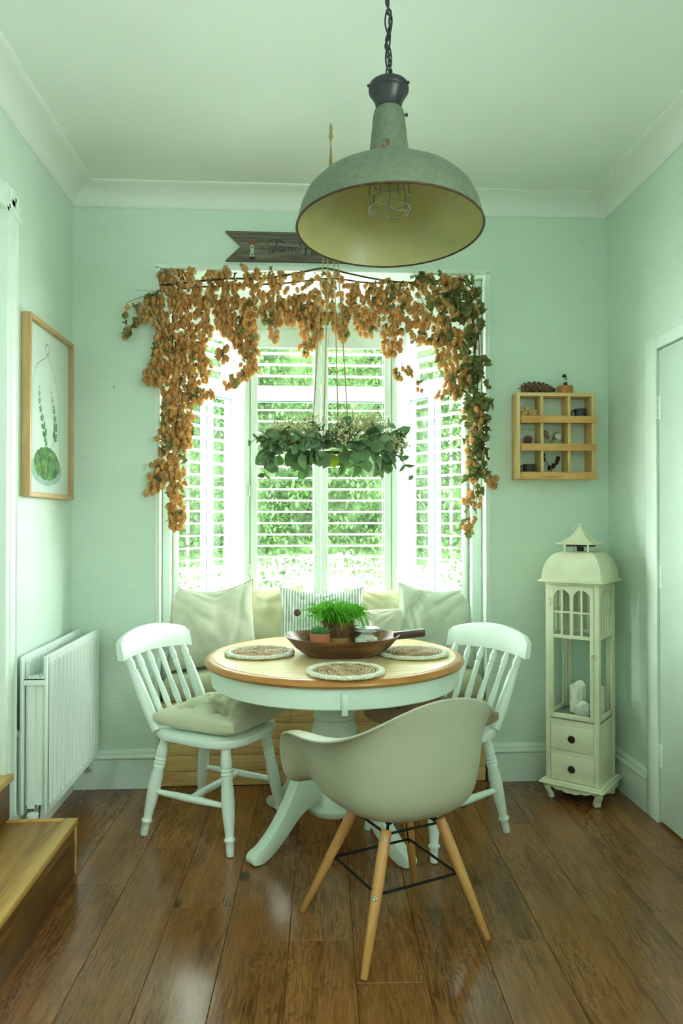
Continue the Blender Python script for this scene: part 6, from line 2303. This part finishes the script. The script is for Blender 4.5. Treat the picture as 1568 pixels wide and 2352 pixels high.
obj('small_leaves', lrest, M_hopl, gar, kind='stuff', angle=60)
rg_.shuffle(cones)
cones.sort(key=lambda p: p.y)
rest = MB()
for i, p in enumerate(cones):
    e = (rg_.uniform(-.5, .5), rg_.uniform(-.5, .5), rg_.uniform(0, 6.28))
    s = rg_.uniform(0.75, 1.2)
    if i < 300:
        o = obj('hop_cone', hop_me[i % 4], None, gar, loc=p - gar.location, rot=e)
        o.scale = (s, s, s)
    else:
        g_ = hop_g[i % 4]
        rest.add(g_.v, g_.f, Matrix.LocRotScale(p - gar.location, Euler(e), (s, s, s)))
obj('hop_cones', rest, M_hop, gar, kind='stuff', angle=60)

bn = MB()


def bine(pts, r0, r1=None, Y=3.6):
    q = curve_pts([P(p[0], p[1], p[2] if len(p) > 2 else Y) for p in pts], 7)
    n = len(q)
    r1 = r1 or r0
    bn.tube([v - gar.location for v in q], [r0 + (r1 - r0) * i / n for i in range(n)], 6)


bine([(368, 655), (420, 650), (520, 640), (600, 640), (690, 626), (745, 616), (800, 628), (870, 642), (960, 650), (1050, 640), (1080, 660), (1100, 700)], 0.005, 0.004, 3.61)
bine([(370, 670), (450, 660), (560, 655), (660, 650), (760, 640), (850, 650), (930, 648), (1020, 655), (1075, 672)], 0.004, 0.003, 3.63)
bine([(1080, 680), (1086, 740), (1090, 800), (1084, 880), (1090, 920), (1096, 980), (1094, 1080)], 0.006, 0.004, 3.59)
bine([(1092, 700), (1098, 760), (1100, 830), (1096, 900), (1102, 990), (1098, 1090), (1092, 1180)], 0.003, 0.0012, 3.585)
bine([(1050, 640), (1085, 650), (1104, 690), (1109, 760), (1106, 850), (1108, 930)], 0.0014, 0.001, 3.58)
bine([(400, 690), (395, 760), (400, 840), (412, 880), (408, 950), (395, 1010), (372, 1040), (368, 1060)], 0.003, 0.0018, 3.6)
bine([(430, 700), (440, 780), (445, 850), (430, 890), (428, 910)], 0.003, 0.0018, 3.6)
bine([(370, 1055), (395, 1080), (405, 1130), (410, 1180), (402, 1215)], 0.0022, 0.001, 3.6)
bine([(368, 1055), (352, 1090), (345, 1130)], 0.0015, 0.001, 3.59)
bine([(360, 672), (330, 680), (305, 690), (290, 700), (288, 740), (292, 770)], 0.0015, 0.0008, 3.57)
bine([(356, 670), (340, 668), (310, 666)], 0.0012, 0.0006, 3.575)
bine([(440, 780), (455, 820), (465, 880), (466, 895)], 0.0014, 0.0008, 3.6)
bine([(535, 760), (535, 820), (545, 860), (553, 900)], 0.0014, 0.0008, 3.6)
bine([(700, 700), (700, 760), (705, 810)], 0.0015, 0.0008, 3.6)
bine([(905, 700), (905, 790), (925, 840), (945, 858), (965, 880), (1000, 890), (1025, 905)], 0.0013, 0.0007, 3.6)
bine([(955, 640), (965, 680), (985, 720), (1000, 760)], 0.0014, 0.001, 3.6)
bine([(628, 700), (630, 760), (626, 790)], 0.001, 0.0007, 3.6)
bine([(1090, 1090), (1085, 1150), (1075, 1200), (1080, 1225)], 0.0012, 0.0007, 3.59)
bine([(1112, 1080), (1125, 1095), (1135, 1110)], 0.001, 0.0007, 3.585)
obj('bine', bn, M_bine, gar, angle=None)
rf = MB()
for s in range(4):
    q = curve_pts([P(374 + s, 660, 3.575), P(371 - s, 690 + 3 * s, 3.565), P(372 + 2 * s, 720, 3.56), P(366 + s * 3, 745 + 4 * s, 3.565)], 6)
    rf.tube([v - gar.location for v in q], 0.0022, 5)
q = curve_pts([P(366, 656, 3.6), P(370, 632, 3.6), P(380, 624, 3.6), P(392, 632, 3.6), P(398, 640, 3.6)], 6)
rf.tube([v - gar.location for v in q], 0.0035, 6)
q = curve_pts([P(1080, 628, 3.6), P(1086, 640, 3.6), P(1084, 660, 3.6)], 6)
rf.tube([v - gar.location for v in q], 0.0035, 6)
obj('raffia_tie', rf, M_raff, gar, angle=None, label='pale raffia tie')
